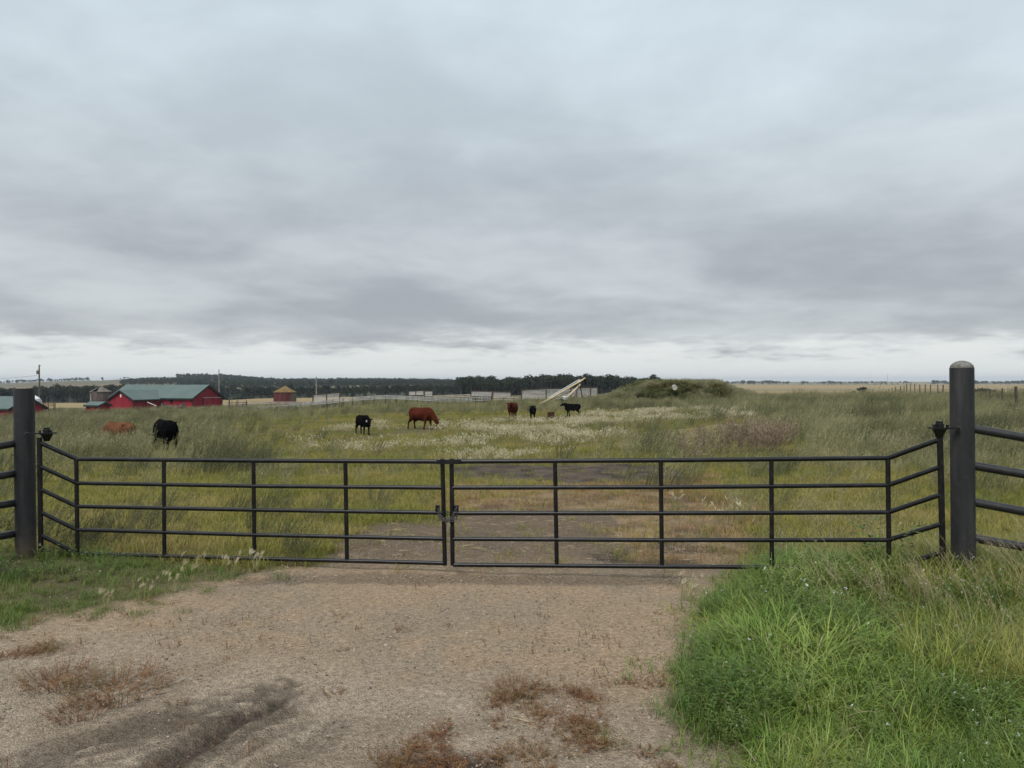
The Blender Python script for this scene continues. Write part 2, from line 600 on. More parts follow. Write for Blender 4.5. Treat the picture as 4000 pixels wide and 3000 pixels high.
turf = lerp((.085, .080, .034), (.115, .095, .05), sstep(.3, .7, n1))
dirt = lerp((.318, .234, .154), (.270, .210, .145), sstep(.35, .68, n1))
dirt = lerp((.325, .232, .150), dirt, sstep(.3, .62, n2))
gpx_, gpy_ = gproj(gx, gy, gz)
lowleft = sstep(2480, 2850, gpy_ + .10 * (1800 - gpx_)) * (R_ < 12)
dirt = lerp(dirt, lerp((.235, .185, .135), (.315, .255, .19), sstep(.3,.7,n2)), np.clip(lowleft * .9, 0, 1))
back = sstep(6.9, 8.2, gy)
dirt = lerp(dirt, lerp((.115, .085, .058), (.17, .125, .085), n2), back)
dirt = lerp(dirt, np.array((.055, .042, .031)), np.clip(wet * 1.05, 0, .92))
cc[:] = turf
wz = np.zeros_like(gz)
for pw in (P_W1, P_W2):
    wz = np.maximum(wz, zone(gx, gy, gz, pw, .25, 131) * sstep(.40, .62, fbm(gx * 2.6, gy * 2.6, 135, 3)))
dirt = lerp(dirt, np.array((.17, .105, .065)), .4 * wz)
soft = np.zeros_like(gz)
for q_, (sd_, am_, ox, oy) in enumerate(((4, .22, 0, 0), (204, .35, .10, .05), (214, .35, -.10, -.05), (224, .45, .0, .16), (234, .45, .0, -.16), (244, .6, .15, .0), (254, .6, -.15, 0))):
    soft += zone(gx + ox, gy + oy, gz, P_DRIVE, am_, sd_) / 7.0
soft = np.where(R_ < 24, np.clip(soft + (fbm(gx * 6, gy * 6, 261) - .5) * .5 * (soft > 0) * (soft < 1), 0, 1), 0)
cc[:] = lerp(turf, dirt, soft)
rz_ = zone(gx, gy, gz, P_GOLDRUST, .3, 15) & (R_ < 40) & ~mud
cc[rz_] = lerp((.11, .080, .050), (.25, .18, .105), sstep(.3, .7, n2))[rz_]
cc[mud] = lerp((.05, .040, .030), (.115, .088, .066), sstep(.3, .7, n2))[mud]
cc[strip] = lerp((.17, .14, .085), (.25, .19, .13), n2)[strip]
cc[mnd] = np.array((.075, .075, .035))
gcol = lerp((.215, .16, .080), (.275, .205, .105), fbm(gx * .01, gy * .004, 60))
cc[gold] = gcol[gold]
fcol = lerp((.12, .125, .06), (.22, .18, .105), sstep(.35, .65, fbm(gx * .004, gy * .0016, 66)))
cc[far] = fcol[far]
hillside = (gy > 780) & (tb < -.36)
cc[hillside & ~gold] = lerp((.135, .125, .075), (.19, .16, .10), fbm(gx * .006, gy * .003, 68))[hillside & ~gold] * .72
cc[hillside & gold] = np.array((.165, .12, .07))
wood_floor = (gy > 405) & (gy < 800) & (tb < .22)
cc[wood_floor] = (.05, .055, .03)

m = bpy.data.materials.new("soil")
m.use_nodes = True
t = m.node_tree
b = t.nodes["Principled BSDF"]
at = N(t, "ShaderNodeAttribute", attribute_name="col")
geo = N(t, "ShaderNodeNewGeometry")
pos = geo.outputs["Position"]
f1 = noise(t, pos, 26.0, 8.0, .68)
f2 = noise(t, pos, 140.0, 3.0, .7)
vor = N(t, "ShaderNodeTexVoronoi", feature="F1")
vor.inputs["Scale"].default_value = 105.0
t.links.new(pos, vor.inputs["Vector"])
col = mixc(t, 1.0, at.outputs["Color"], maprange(t, f1, .25, .75, .5, 1.5, False), "MULTIPLY")
col = mixc(t, 1.0, col, maprange(t, f2, .2, .8, .72, 1.26, False), "MULTIPLY")
dist = N(t, "ShaderNodeVectorMath", operation="LENGTH")
t.links.new(pos, dist.inputs[0])
dist_v = dist.outputs["Value"]
sepc = N(t, "ShaderNodeSeparateColor")
t.links.new(vor.outputs["Color"], sepc.inputs[0])
grit = math_node(t, "MULTIPLY", math_node(t, "SUBTRACT", sepc.outputs[1], .5), maprange(t, dist_v, 14, 7))
col = mixc(t, 1.0, col, math_node(t, "ADD", math_node(t, "MULTIPLY", grit, .36), 1.0), "MULTIPLY")
chip = math_node(t, "MULTIPLY", maprange(t, sepc.outputs[0], .80, .84), maprange(t, vor.outputs["Distance"], .42, .30))
chip = math_node(t, "MULTIPLY", chip, maprange(t, dist.outputs["Value"], 16, 8))
gr = N(t, "ShaderNodeAttribute", attribute_name="gravel")
chip = math_node(t, "MULTIPLY", chip, gr.outputs["Fac"])
col = mixc(t, math_node(t, "MULTIPLY", chip, .55), col, (.36, .29, .22))
t.links.new(col, b.inputs["Base Color"])
b.inputs["Roughness"].default_value = .92
b.inputs["Specular IOR Level"].default_value = .15
bp = N(t, "ShaderNodeBump")
bp.inputs["Strength"].default_value = .9
bp.inputs["Distance"].default_value = .014
t.links.new(math_node(t, "ADD", math_node(t, "ADD", f1, math_node(t, "MULTIPLY", f2, .5)), math_node(t, "MULTIPLY", math_node(t, "SUBTRACT", 1.0, vor.outputs["Distance"]), .9)), bp.inputs["Height"])
t.links.new(bp.outputs[0], b.inputs["Normal"])
MATS["soil"] = m

nr, na = gz.shape
V = np.stack([gx, gy, gz], -1).reshape(-1, 3)
idx = np.arange(nr * na).reshape(nr, na)
Q = np.stack([idx[:-1, :-1], idx[:-1, 1:], idx[1:, 1:], idx[1:, :-1]], -1).reshape(-1, 4)


def facemask(mm):
    return mm[:-1, :-1].reshape(-1)


def submesh(name, fm):
    q = Q[fm]
    used, inv = np.unique(q, return_inverse=True)
    q = inv.reshape(q.shape)
    me = bpy.data.meshes.new(name)
    me.vertices.add(len(used))
    me.vertices.foreach_set("co", V[used].astype(np.float32).ravel())
    me.loops.add(q.size)
    me.loops.foreach_set("vertex_index", q[:, ::-1].astype(np.int32).ravel())
    me.polygons.add(len(q))
    me.polygons.foreach_set("loop_start", np.arange(0, q.size, 4, dtype=np.int32))
    me.polygons.foreach_set("use_smooth", np.ones(len(q), bool))
    a = me.color_attributes.new("col", "FLOAT_COLOR", "POINT")
    c4 = np.ones((len(used), 4), np.float32)
    c4[:, :3] = cc.reshape(-1, 3)[used]
    a.data.foreach_set("color", c4.ravel())
    g_ = me.attributes.new("gravel", "FLOAT", "POINT")
    g_.data.foreach_set("value", (drive & (wet < .4)).reshape(-1)[used].astype(np.float32))
    me.materials.append(MATS["soil"])
    me.update(calc_edges=True)
    me.validate()
    o = bpy.data.objects.new(name, me)
    COL.objects.link(o)
    o["kind"] = "structure"
    return o


left = np.ones(len(Q), bool)
for nm, mm in (("gravel_driveway", drive), ("mud_patch", mud), ("dirt_track", strip), ("earth_mound", mnd), ("grain_field", gold), ("hills", far)):
    fm = facemask(mm) & left
    left &= ~fm
    submesh(nm, fm)
submesh("ground", left)

# ------------------------------------------------------------------ materials
def steel(name, c1, c2, rough, spec, stretch, chip=.70, splash=0.0):
    """painted pipe: uneven coat, small rusty chips, dried mud at the foot"""
    m = wear(name, c1, c2, 9.0, rough, spec, .10, stretch=stretch, lo=.38, hi=.74)
    t = m.node_tree
    b = t.nodes["Principled BSDF"]
    old = b.inputs["Base Color"].links[0].from_socket
    geo = N(t, "ShaderNodeNewGeometry")
    n1 = noise(t, geo.outputs["Position"], 38.0, 4.0, .6)
    n2 = noise(t, geo.outputs["Position"], 5.0, 3.0, .6)
    f = math_node(t, "MULTIPLY", maprange(t, n1, chip - .04, chip), maprange(t, n2, .45, .6))
    col = mixc(t, f, old, (.085, .045, .028))
    dust = maprange(t, noise(t, geo.outputs["Position"], 17.0, 5.0, .65), .52, .75, 0, .35)
    col = mixc(t, dust, col, (.052, .048, .042))
    if splash:
        sp = N(t, "ShaderNodeSeparateXYZ")
        t.links.new(geo.outputs["Position"], sp.inputs[0])
        h = math_node(t, "ADD", sp.outputs[2], math_node(t, "MULTIPLY", math_node(t, "SUBTRACT", n2, .5), .5))
        col = mixc(t, maprange(t, h, splash, 0.0, 0, .6), col, (.13, .10, .07))
    t.links.new(col, b.inputs["Base Color"])


steel("gate_paint", (.004, .004, .0045), (.011, .0105, .011), .36, .34, (1, 1, 1))
steel("post_paint", (.017, .017, .019), (.044, .043, .045), .55, .3, (1, 1, .12), .72, .35)
steel("rail_paint", (.014, .014, .0155), (.028, .027, .028), .42, .4, (1, 1, 1))
wear("concrete", (.10, .098, .088), (.19, .182, .165), 30.0, .95, .2, .6)
wear("chain_steel", (.055, .055, .06), (.12, .11, .10), 60.0, .45, .5, 0, metal=.6)
pmat("brass", (.35, .30, .2), .4, .5, .7)
wear("barn_red", (.185, .010, .020), (.235, .016, .027), .5, .7, .2, 0, stretch=(3, 3, .4))
wear("barn_green", (.078, .112, .102), (.094, .128, .116), .25, .6, .25)
pmat("trim_dark", (.012, .02, .02), .6)
pmat("opening_dark", (.006, .006, .007), .9, .1)
pmat("white_paint", (.70, .70, .68), .5)
wear("grey_boards", (.085, .062, .056), (.125, .10, .09), 1.2, .9, .1, 0, stretch=(4, 4, .5))
wear("bin_red", (.085, .022, .022), (.115, .04, .038), .8, .85, .1, 0, stretch=(2, 2, .6))
wear("bin_grey", (.16, .14, .12), (.11, .08, .07), 1.2, .9, .1)
wear("shingle", (.125, .082, .034), (.18, .125, .058), 1.4, .9, .1)
wear("weathered_roof", (.095, .08, .07), (.155, .14, .125), 1.0, .9, .1)
wear("pole_wood", (.075, .063, .052), (.12, .105, .09), 3.0, .9, .1, 0, stretch=(3, 3, .3))
wear("grey_pole", (.20, .18, .155), (.27, .245, .22), 2.0, .9, .1)
wear("post_wood", (.055, .042, .032), (.10, .08, .062), 7.0, .95, .1, .3, stretch=(2, 2, .5))
wear("rail_white", (.20, .205, .21), (.36, .36, .355), 1.2, .6, .3)
wear("rail_bone", (.24, .21, .17), (.36, .32, .27), 1.2, .7, .2)
wear("slat_bone", (.34, .325, .30), (.46, .44, .41), 2.2, .8, .2)
wear("steel_dark", (.020, .020, .022), (.05, .045, .04), 3.0, .6, .4)
wear("auger_cream", (.46, .37, .20), (.58, .50, .33), 1.5, .6, .3)
wear("auger_white", (.42, .46, .50), (.55, .57, .60), 1.5, .5, .3)
wear("rust", (.035, .016, .010), (.06, .028, .016), 5.0, .9, .2)
wear("hide_red", (.040, .0085, .0042), (.070, .016, .0075), 2.4, .85, .03)
wear("hide_brown", (.075, .026, .011), (.135, .058, .027), 1.6, .75, .08)
wear("hide_black", (.002, .002, .0023), (.004, .0036, .004), 3.0, .9, .02)
wear("galvanised", (.62, .64, .65), (.72, .73, .73), .8, .45, .5)
wear("barrel", (.30, .295, .255), (.37, .36, .32), 4.0, .6, .3)
wear("plank_brown", (.12, .075, .045), (.2, .13, .08), 1.5, .9, .1)
pmat("tag_white", (.75, .73, .7), .5)

# ------------------------------------------------------------------ gate posts, gate leaves, pipe wings
PR = .093


def gate_post(px0, px1, top_py, D, ground, dome, label):
    """round steel post; px0/px1 centre at top and foot"""
    a, bb = U(px0, top_py, D), U(px1, 2190, D)
    foot = np.array([bb[0], D, ground])
    th = thing("gate_post", foot, label, "post", "gate posts")
    z0 = ground - .3
    mb = MB()
    k = 40
    pts = [(foot[0], D, z0), (foot[0], D, ground + .02), (a[0], D, a[2])]
    mb.tube(pts, PR, k)
    part("pipe", mb, "post_paint", th, ang=50)
    if dome:
        mb = MB().lathe([(PR - .004, -.03), (PR - .003, .0), (PR * .93, .018), (PR * .75, .038), (PR * .5, .052), (PR * .22, .060), (.001, .062)], a, 36)
        o = part("concrete_cap", mb, "concrete", th, smooth=True)
    else:
        mb = MB().lathe([(PR - .012, -.04), (PR - .01, -.006), (PR * .6, .001), (.001, .003)], a, 36)
        o = part("concrete_cap", mb, "concrete", th, smooth=True)
    return th, a


DL, DR = 7.70, 6.50
PL, aL = gate_post(94, 101, 1518, DL, -.05, False, "tall dark grey steel gate post with flat top at the left end of the gate")
PRt, aR = gate_post(3757, 3764, 1437, DR, -.02, True, "tall dark grey steel gate post with domed concrete top at the right end")


def hinge(post, c, postpt, sgn):
    """collar hinge at stile top: arm to the post, plate, bolts, bearing cup"""
    h = part("hinge_bracket", MB().bar((postpt[0], c[1] - .012, c[2]), (c[0] - sgn * .06, c[1] - .012, c[2]), .05, .014), "gate_paint", post)
    for q, (dx, dz) in enumerate(((-.056, 0), (.056, 0))):
        part("bolt", MB().tube([(c[0] + dx, c[1] - .02, c[2] - .012), (c[0] + dx, c[1] - .02, c[2] + .030)], .011, 6), "gate_paint", h)
    part("plate", MB().box((c[0] - .070, c[1] - .045, c[2] - .006), (c[0] + .070, c[1] + .045, c[2] + .008)), "gate_paint", h)
    part("bearing_cup", MB().lathe([(.026, -.078), (.029, -.074), (.036, -.05), (.052, -.02), (.056, -.007)], c, 20), "gate_paint", h, ang=40)
    part("hinge_nut", MB().lathe([(.036, .009), (.036, .036), (.029, .04), (.029, .058), (.001, .058)], c, 8), "gate_paint", h, ang=30)
    part("bolt", MB().tube([(postpt[0], c[1] - .035, c[2]), (postpt[0], c[1] + .0, c[2])], .013, 8), "chain_steel", h)


RAIL = .0195


def gate_leaf(label, hx, hy, hD, bx, by, bD, mx, my, ups, stile_top, stile_bot, bend_bot, mid_ext, sgn):
    """hinge stile, kinked hinge section, long rails, uprights, meeting stile"""
    DM = 7.0
    root = U(bx, by[4], bD)
    th = thing("gate_leaf", (root[0], root[1], 0.0), label, "gate", "pair of pipe gate leaves")
    # meeting and hinge stiles
    part("meeting_stile", MB().tube([U(mx - sgn * 3, 1791, DM), U(mx + sgn * 0 + 7, mid_ext, DM)], .0205, 14), "gate_paint", th, ang=50)
    part("hinge_stile", MB().tube([U(hx[0], stile_top, hD), U(hx[1], stile_bot, hD)], .024, 14), "gate_paint", th, ang=50)
    part("upright", MB().tube([U(bx - 2, by[0] - 7, bD), U(bx + 3, bend_bot, bD)], .0205, 14), "gate_paint", th, ang=50)
    mxs = lambda i: mx + (my[i] - 1803) / 400 * 9
    for i in range(5):
        hxx = hx[0] + (hx[1] - hx[0]) * (hy[i] - stile_top) / (stile_bot - stile_top)
        r_ = RAIL if i else RAIL * 1.06
        part("rail", MB().tube([U(hxx, hy[i], hD), U(bx, by[i], bD)], r_ * 1.05, 12), "gate_paint", th, ang=50)
        p0, p1 = U(bx + .5, by[i], bD), U(mxs(i), my[i], DM)
        mid = (p0 + p1) / 2 + np.array([0, 0, -.004 - .003 * (i % 2)])
        part("rail", MB().tube([p0, mid, p1], r_, 12), "gate_paint", th, ang=50)
    for ux in ups:
        f = (ux - bx) / (mx - bx)
        X0, X1 = U(bx, by[0], bD), U(mx, my[0], DM)
        # where the pixel column crosses the rail plane
        k = (ux - HX) / FPX
        s = (k * X0[1] - X0[0]) / ((X1[0] - X0[0]) - k * (X1[1] - X0[1]))
        tp = X0 + (X1 - X0) * s
        B0, B1 = U(bx, by[4], bD), U(mxs(4), my[4], DM)
        bt = B0 + (B1 - B0) * s
        for j in range(4):           # upright pieces welded between the rails
            Z0, Z1 = U(bx, by[j], bD), U(mxs(j), my[j], DM)
            Y0, Y1 = U(bx, by[j + 1], bD), U(mxs(j + 1), my[j + 1], DM)
            part("upright", MB().tube([Z0 + (Z1 - Z0) * s + np.array([0, 0, -.012]), Y0 + (Y1 - Y0) * s + np.array([0, 0, .012])], .0195, 12), "gate_paint", th, ang=50)
    c = U(mx - sgn * 22, 1985, DM)
    part("chain_lug", MB().box((c[0] - .02, c[1] - .008, c[2] - .028), (c[0] + .02, c[1] + .008, c[2] + .028)), "gate_paint", th)
    return th


GL = gate_leaf("left leaf of the black pipe gate, hinged on the flat-topped post",
               (154, 160), [1729, 1821, 1910, 2000, 2090], 7.58, 300, [1793, 1887, 1978, 2069, 2162], 7.66,
               1731, [1803, 1905, 2003, 2105, 2200], [640, 990, 1349], 1708, 2155, 2160, 2208, 1)
GR = gate_leaf("right leaf of the black pipe gate, hinged on the dome-topped post",
               (3671, 3684), [1716, 1823, 1931, 2046, 2158], 6.42, 3470, [1789, 1895, 2001, 2109, 2217], 6.65,
               1761, [1803, 1905, 2005, 2105, 2206], [2168, 2581, 3013], 1700, 2220, 2232, 2208, -1)
# sliding latch sleeve across the meeting stiles
s0, s1 = U(1706, 1804, 6.97), U(1800, 1804, 6.97)
sl_o = part("latch_bar", MB().bar(s0, s1, .022, .040), "gate_paint", GR)
part("latch_sleeve", MB().tube([U(1768, 1803, 7.0), U(1802, 1802.5, 7.0)], .0245, 12), "gate_paint", GR, ang=50)
hinge(PL, U(183, 1692, 7.58), (U(108, 1692, 7.58)), 1)
hinge(PRt, U(3669, 1672, 6.42), (U(3742, 1676, 6.42)), -1)


def pipe_wing(label, rails, post_o, far_px, endD):
    p = U(*rails[0][0])
    th = thing("pipe_fence", (p[0], p[1], 0), label, "fence", "pipe fences beside the gate")
    for a, bb in rails:
        A, B = U(*a), U(*bb)
        E = B + (B - A) / np.linalg.norm(B - A) * 1.15
        part("rail", MB().tube([A, E], .0365, 18), "rail_paint", th, ang=50)
    E = np.array(E)
    g = tz(E[0], E[1])
    part("post", MB().tube([(E[0], E[1], g - .3), (E[0], E[1], 1.25)], .06, 24), "rail_paint", th, ang=50)


pipe_wing("four-rail dark pipe fence running left from the flat-topped post",
          [((72, y0, DL), (-10, y1, DL - .25)) for y0, y1 in ((1729, 1744), (1847, 1861), (1962, 1975), (2082, 2097))], PL, -300, 7.2)
pipe_wing("four-rail dark pipe fence running right from the dome-topped post",
          [((3785, y0, DR), (4010, y1, DR - .12)) for y0, y1 in ((1672, 1711), (1816, 1854), (1958, 2000), (2099, 2138))], PRt, 4300, 6.3)


# chain: links along curves from lug to lug and round both stiles
def link_mesh():
    mb = MB()
    L, Wd, r_ = .017, .009, .0032
    n, k = 14, 6
    pts = []
    for i in range(n):
        a = 2 * math.pi * i / n
        pts.append(Vector((math.cos(a) * Wd, 0, math.sin(a) * Wd + (L - Wd) * (1 if math.sin(a) > 0 else -1))))
    v, f = [], []
    for i, p in enumerate(pts):
        d = (pts[(i + 1) % n] - pts[i - 1]).normalized()
        a = Vector((0, 1, 0))
        c = d.cross(a)
        for j in range(k):
            an = 2 * math.pi * j / k
            v.append(p + (a * math.cos(an) + c * math.sin(an)) * r_)
    for i in range(n):
        for j in range(k):
            f.append((i * k + j, i * k + (j + 1) % k, ((i + 1) % n) * k + (j + 1) % k, ((i + 1) % n) * k + j))
    return mb.add(v, f).mesh("chain_link", "chain_steel", True)


LK = link_mesh()
ch_c = U(1747, 2028, 6.95)
CHN = thing("gate_chain", ch_c, "dark steel chain wrapped round the two meeting stiles of the gate", "chain")


def run_chain(pts, step=.026):
    pts = [Vector(p) for p in pts]
    # smooth resample
    dense = []
    for i in range(len(pts) - 1):
        for k in range(20):
            t_ = k / 20
            p0, p1, p2, p3 = pts[max(i - 1, 0)], pts[i], pts[i + 1], pts[min(i + 2, len(pts) - 1)]
            dense.append(.5 * ((2 * p1) + (p2 - p0) * t_ + (2 * p0 - 5 * p1 + 4 * p2 - p3) * t_ ** 2 + (3 * p1 - p0 - 3 * p2 + p3) * t_ ** 3))
    dense.append(pts[-1])
    acc, n = 0.0, 0
    for a, b2 in zip(dense[:-1], dense[1:]):
        acc += (b2 - a).length
        if acc >= step:
            acc = 0
            o = bpy.data.objects.new("chain_link", LK)
            COL.objects.link(o)
            o.parent = CHN
            o.location = b2 - CHN.location
            q = (b2 - a).to_track_quat("Z", "Y")
            o.rotation_mode = "QUATERNION"
            from mathutils import Quaternion
            o.rotation_quaternion = q @ Quaternion((0, 0, 1), R(90) * (n % 2) + .3)
            n += 1


run_chain([U(1711, 1982, 6.955), U(1718, 2004, 6.955), U(1728, 2022, 6.953), U(1745, 2033, 6.955), U(1763, 2024, 6.953), U(1776, 2003, 6.953), U(1783, 1982, 6.955)])
loop = [U(1713, 2016, 6.98), U(1717, 2028, 6.955), U(1733, 2034, 6.952), U(1748, 2036, 6.952), U(1765, 2034, 6.952), U(1781, 2029, 6.955), U(1785, 2017, 6.985),
        U(1778, 2012, 7.045), U(1748, 2010, 7.05), U(1717, 2011, 7.045), U(1713, 2016, 6.98)]
run_chain(loop)
run_chain([p + np.array([0, .004, .022]) for p in loop])
run_chain([U(1739, 2034, 6.958), U(1741, 2044, 6.958), U(1742, 2056, 6.958)])
c = U(1754, 2051, 6.955)
PAD = thing("padlock", c, "small brass padlock hanging from the gate chain", "padlock")
part("body", MB().box((c[0] - .012, c[1] - .007, c[2] - .014), (c[0] + .012, c[1] + .007, c[2] + .010)), "brass", PAD)
part("shackle", MB().tube([(c[0] + math.cos(a) * .009, c[1], c[2] + .010 + max(0, math.sin(a)) * .02 + .008 * (1 if 0 < math.sin(a) else 0)) for a in np.linspace(0, math.pi, 9)], .0028, 6), "chain_steel", PAD, smooth=True)

# ------------------------------------------------------------------ buildings
AL = R(20)
UV = np.array([-math.cos(AL), math.sin(AL), 0])      # along the ridge, to the left and away
NV = np.array([-math.sin(AL), -math.cos(AL), 0])     # towards the viewer


def gabled(th, C, u_, n_, L, Wd, base, eave, apex, wallm, roofm, over=.35, open_back=False, trim=True):
    """walls + roof: C is the near front corner, u_ along the ridge, body reaches back along -n_"""
    C = np.array([C[0], C[1], 0.0])
    pt = lambda a, bk, z: C + u_ * a - n_ * bk + np.array([0, 0, z])
    v = [pt(0, 0, base), pt(L, 0, base), pt(L, Wd, base), pt(0, Wd, base), pt(0, 0, eave), pt(L, 0, eave), pt(L, Wd, eave), pt(0, Wd, eave), pt(0, Wd / 2, apex), pt(L, Wd / 2, apex)]
    f = [(0, 4, 5, 1), (2, 6, 7, 3), (0, 3, 7, 8, 4), (1, 5, 9, 6, 2)]
    w = part("wall", MB().add(v, f), wallm, th)
    rf = None
    sl_ = (apex - eave) / (Wd / 2)
    for side in (0, 1):
        bk = (-over, Wd / 2) if side == 0 else (Wd + over, Wd / 2)
        ze = eave - over * sl_
        vv = []
        for zoff in (.06, .20):
            vv += [pt(-over, bk[0], ze + zoff), pt(L + over, bk[0], ze + zoff), pt(L + over, bk[1], apex + zoff), pt(-over, bk[1], apex + zoff)]
        o = part("roof_slope", MB().add(vv, [(0, 1, 2, 3), (7, 6, 5, 4), (0, 4, 5, 1), (1, 5, 6, 2), (2, 6, 7, 3), (3, 7, 4, 0)]), roofm, th)
        if trim:
            for e, nm in ((-over - .03, "barge_board"), (L + over + .03, "barge_board")):
                part(nm, MB().bar(pt(e, bk[0], ze + .02), pt(e, bk[1], apex + .02), .06, .34), "trim_dark", o)
            part("fascia", MB().bar(pt(-over, bk[0] + (-.03 if side == 0 else .03), ze - .02), pt(L + over, bk[0] + (-.03 if side == 0 else .03), ze - .02), .05, .26), "trim_dark", o)
    return pt


# main barn with its cross wing
BC = np.array([-71.55, 172.0])
bz = tz(-75, 176)
BARN = thing("barn", (BC[0], BC[1], bz), "long red barn with green metal roof and a gabled cross wing", "barn")
pt = gabled(BARN, BC, UV, NV, 24.0, 9.5, bz - .6, -1.92, .80, "barn_red", "barn_green", .45)
# corner boards and sliding door on the right gable
for a, bk in ((-.02, -.02), (-.02, 9.52)):
    part("corner_board", MB().bar(pt(a, bk, bz - .4), pt(a, bk, -2.05), .14, .14, (1, 0, 0)), "trim_dark", BARN)
dr = part("sliding_door", MB().add([pt(-.10, bk, z) for bk, z in ((3.2, bz - .2), (8.7, bz - .2), (8.7, -2.05), (3.2, -2.05))] + [pt(-.03, bk, z) for bk, z in ((3.2, bz - .2), (8.7, bz - .2), (8.7, -2.05), (3.2, -2.05))],
                                   [(0, 3, 2, 1), (4, 5, 6, 7), (0, 1, 5, 4), (1, 2, 6, 5), (2, 3, 7, 6), (3, 0, 4, 7)]), "barn_red", BARN)
part("door_track", MB().bar(pt(-.14, 3.0, -1.98), pt(-.14, 9.3, -1.98), .10, .16), "rail_white", dr)
part("door_edge", MB().bar(pt(-.13, 3.2, bz - .2), pt(-.13, 3.2, -2.1), .08, .10, (1, 0, 0)), "trim_dark", dr)
wn = part("window", MB().bar(pt(5.6, -.02, -2.85), pt(6.3, -.02, -2.85), .06, .8), "opening_dark", BARN)
part("frame", MB().bar(pt(5.5, -.03, -2.42), pt(6.4, -.03, -2.42), .07, .07), "trim_dark", wn)
# wing
J = BC + UV[:2] * 9.07
K = J + NV[:2] * 7.82
wing_u, wing_n = -NV, UV * -1.0


def wing_pt(a, bk, z):
    return np.array([K[0], K[1], 0]) + (-NV) * a + UV * bk + np.array([0, 0, z])


WL, WB = 7.82 + 3.2, 7.0
we, wa = -2.22, -.33
v = [wing_pt(0, 0, bz - .6), wing_pt(7.9, 0, bz - .6), wing_pt(7.9, WB, bz - .6), wing_pt(0, WB, bz - .6), wing_pt(0, 0, we), wing_pt(7.9, 0, we), wing_pt(7.9, WB, we), wing_pt(0, WB, we), wing_pt(0, WB / 2, wa)]
WG = part("wing", MB().add(v, [(0, 1, 5, 4), (3, 7, 6, 2), (0, 4, 8, 7, 3)]), "barn_red", BARN)
sl_ = (wa - we) / (WB / 2)
for side in (0, 1):
    e = -.4 if side == 0 else WB + .4
    ze = we - .4 * sl_
    reach_e, reach_r = 7.82 + .4, 7.82 + 2.5
    vv = []
    for zo in (.08, .2):
        vv += [wing_pt(-.4, e, ze + zo), wing_pt(reach_e, e, ze + zo), wing_pt(reach_r, WB / 2, wa + zo), wing_pt(-.4, WB / 2, wa + zo)]
    o = part("wing_roof_slope", MB().add(vv, [(0, 1, 2, 3), (7, 6, 5, 4), (0, 4, 5, 1), (1, 5, 6, 2), (2, 6, 7, 3), (3, 7, 4, 0)]), "barn_green", BARN)
    part("barge_board", MB().bar(wing_pt(-.44, e, ze + .03), wing_pt(-.44, WB / 2, wa + .03), .06, .34), "trim_dark", o)
    part("fascia", MB().bar(wing_pt(-.4, e + (-.04 if side == 0 else .04), ze - .02), wing_pt(7.7, e + (-.04 if side == 0 else .04), ze - .02), .05, .24), "trim_dark", o)
part("corner_board", MB().bar(wing_pt(-.02, -.02, bz - .4), wing_pt(-.02, -.02, we - .1), .14, .14, (1, 0, 0)), "trim_dark", WG)
part("vent", MB().bar(wing_pt(-.04, WB / 2 - .16, -1.38), wing_pt(-.04, WB / 2 + .16, -1.38), .05, .68), "white_paint", WG)


def shed(px, D, L, Wd, base, eave, apex, label):
    C = np.array([(px - HX) / FPX * D, D])
    th = thing("shed", (C[0], C[1], base), label, "shed")
    p = gabled(th, C, UV, NV, L, Wd, base - .6, eave, apex, "barn_red", "barn_green", .28)
    part("corner_board", MB().bar(p(-.02, -.02, base - .4), p(-.02, -.02, eave - .08), .10, .10, (1, 0, 0)), "trim_dark", th)
    return th, p


SH1, p1 = shed(387, 150, 3.47, 2.58, tz(-81, 151), -2.95, -2.43, "tiny red shed with green roof in front of the grey bin")
SH2, p2 = shed(36, 130, 9.0, 6.7, tz(-86, 132), -2.89, -1.05, "red shed with green roof behind the flat-topped gate post")


def round_bin(px, D, r_, eave, apex, wallm, roofm, label, sides, missing=None, patch=None):
    x = (px - HX) / FPX * D
    base = tz(x, D)
    th = thing("grain_bin", (x, D, base), label, "bin", "old round grain bins")
    n = sides
    a0 = R(8)
    for k in range(n):
        aa, ab = a0 + 2 * math.pi * k / n, a0 + 2 * math.pi * (k + 1) / n
        q = [(x + r_ * math.cos(a_), D + r_ * math.sin(a_), z) for z in (base - .4, eave) for a_ in (aa, ab)]
        front = math.sin((aa + ab) / 2) < .2
        mt = wallm if not (patch and math.cos((aa + ab) / 2) > .80) else patch
        part("wall_panel", MB().add([q[0], q[1], q[3], q[2]], [(0, 1, 2, 3)]), mt, th)
        if missing is not None and k in missing:
            continue
        ro = r_ * 1.05
        z0 = eave - .03
        v3 = [(x + ro * math.cos(aa), D + ro * math.sin(aa), z0), (x + ro * math.cos(ab), D + ro * math.sin(ab), z0), (x, D, apex)]
        v3 += [(p[0], p[1], p[2] - .08) for p in v3]
        part("roof_panel", MB().add(v3, [(0, 1, 2), (5, 4, 3), (0, 3, 4, 1), (1, 4, 5, 2), (2, 5, 3, 0)]), roofm, th)
    for z_ in np.linspace(base + .5, eave - .3, 3):
        part("hoop", MB().tube([(x + (r_ + .02) * math.cos(a), D + (r_ + .02) * math.sin(a), z_) for a in np.linspace(0, 2 * math.pi, sides * 2 + 1) + a0], .02, 4, False), "steel_dark", th)
    return th, x, base


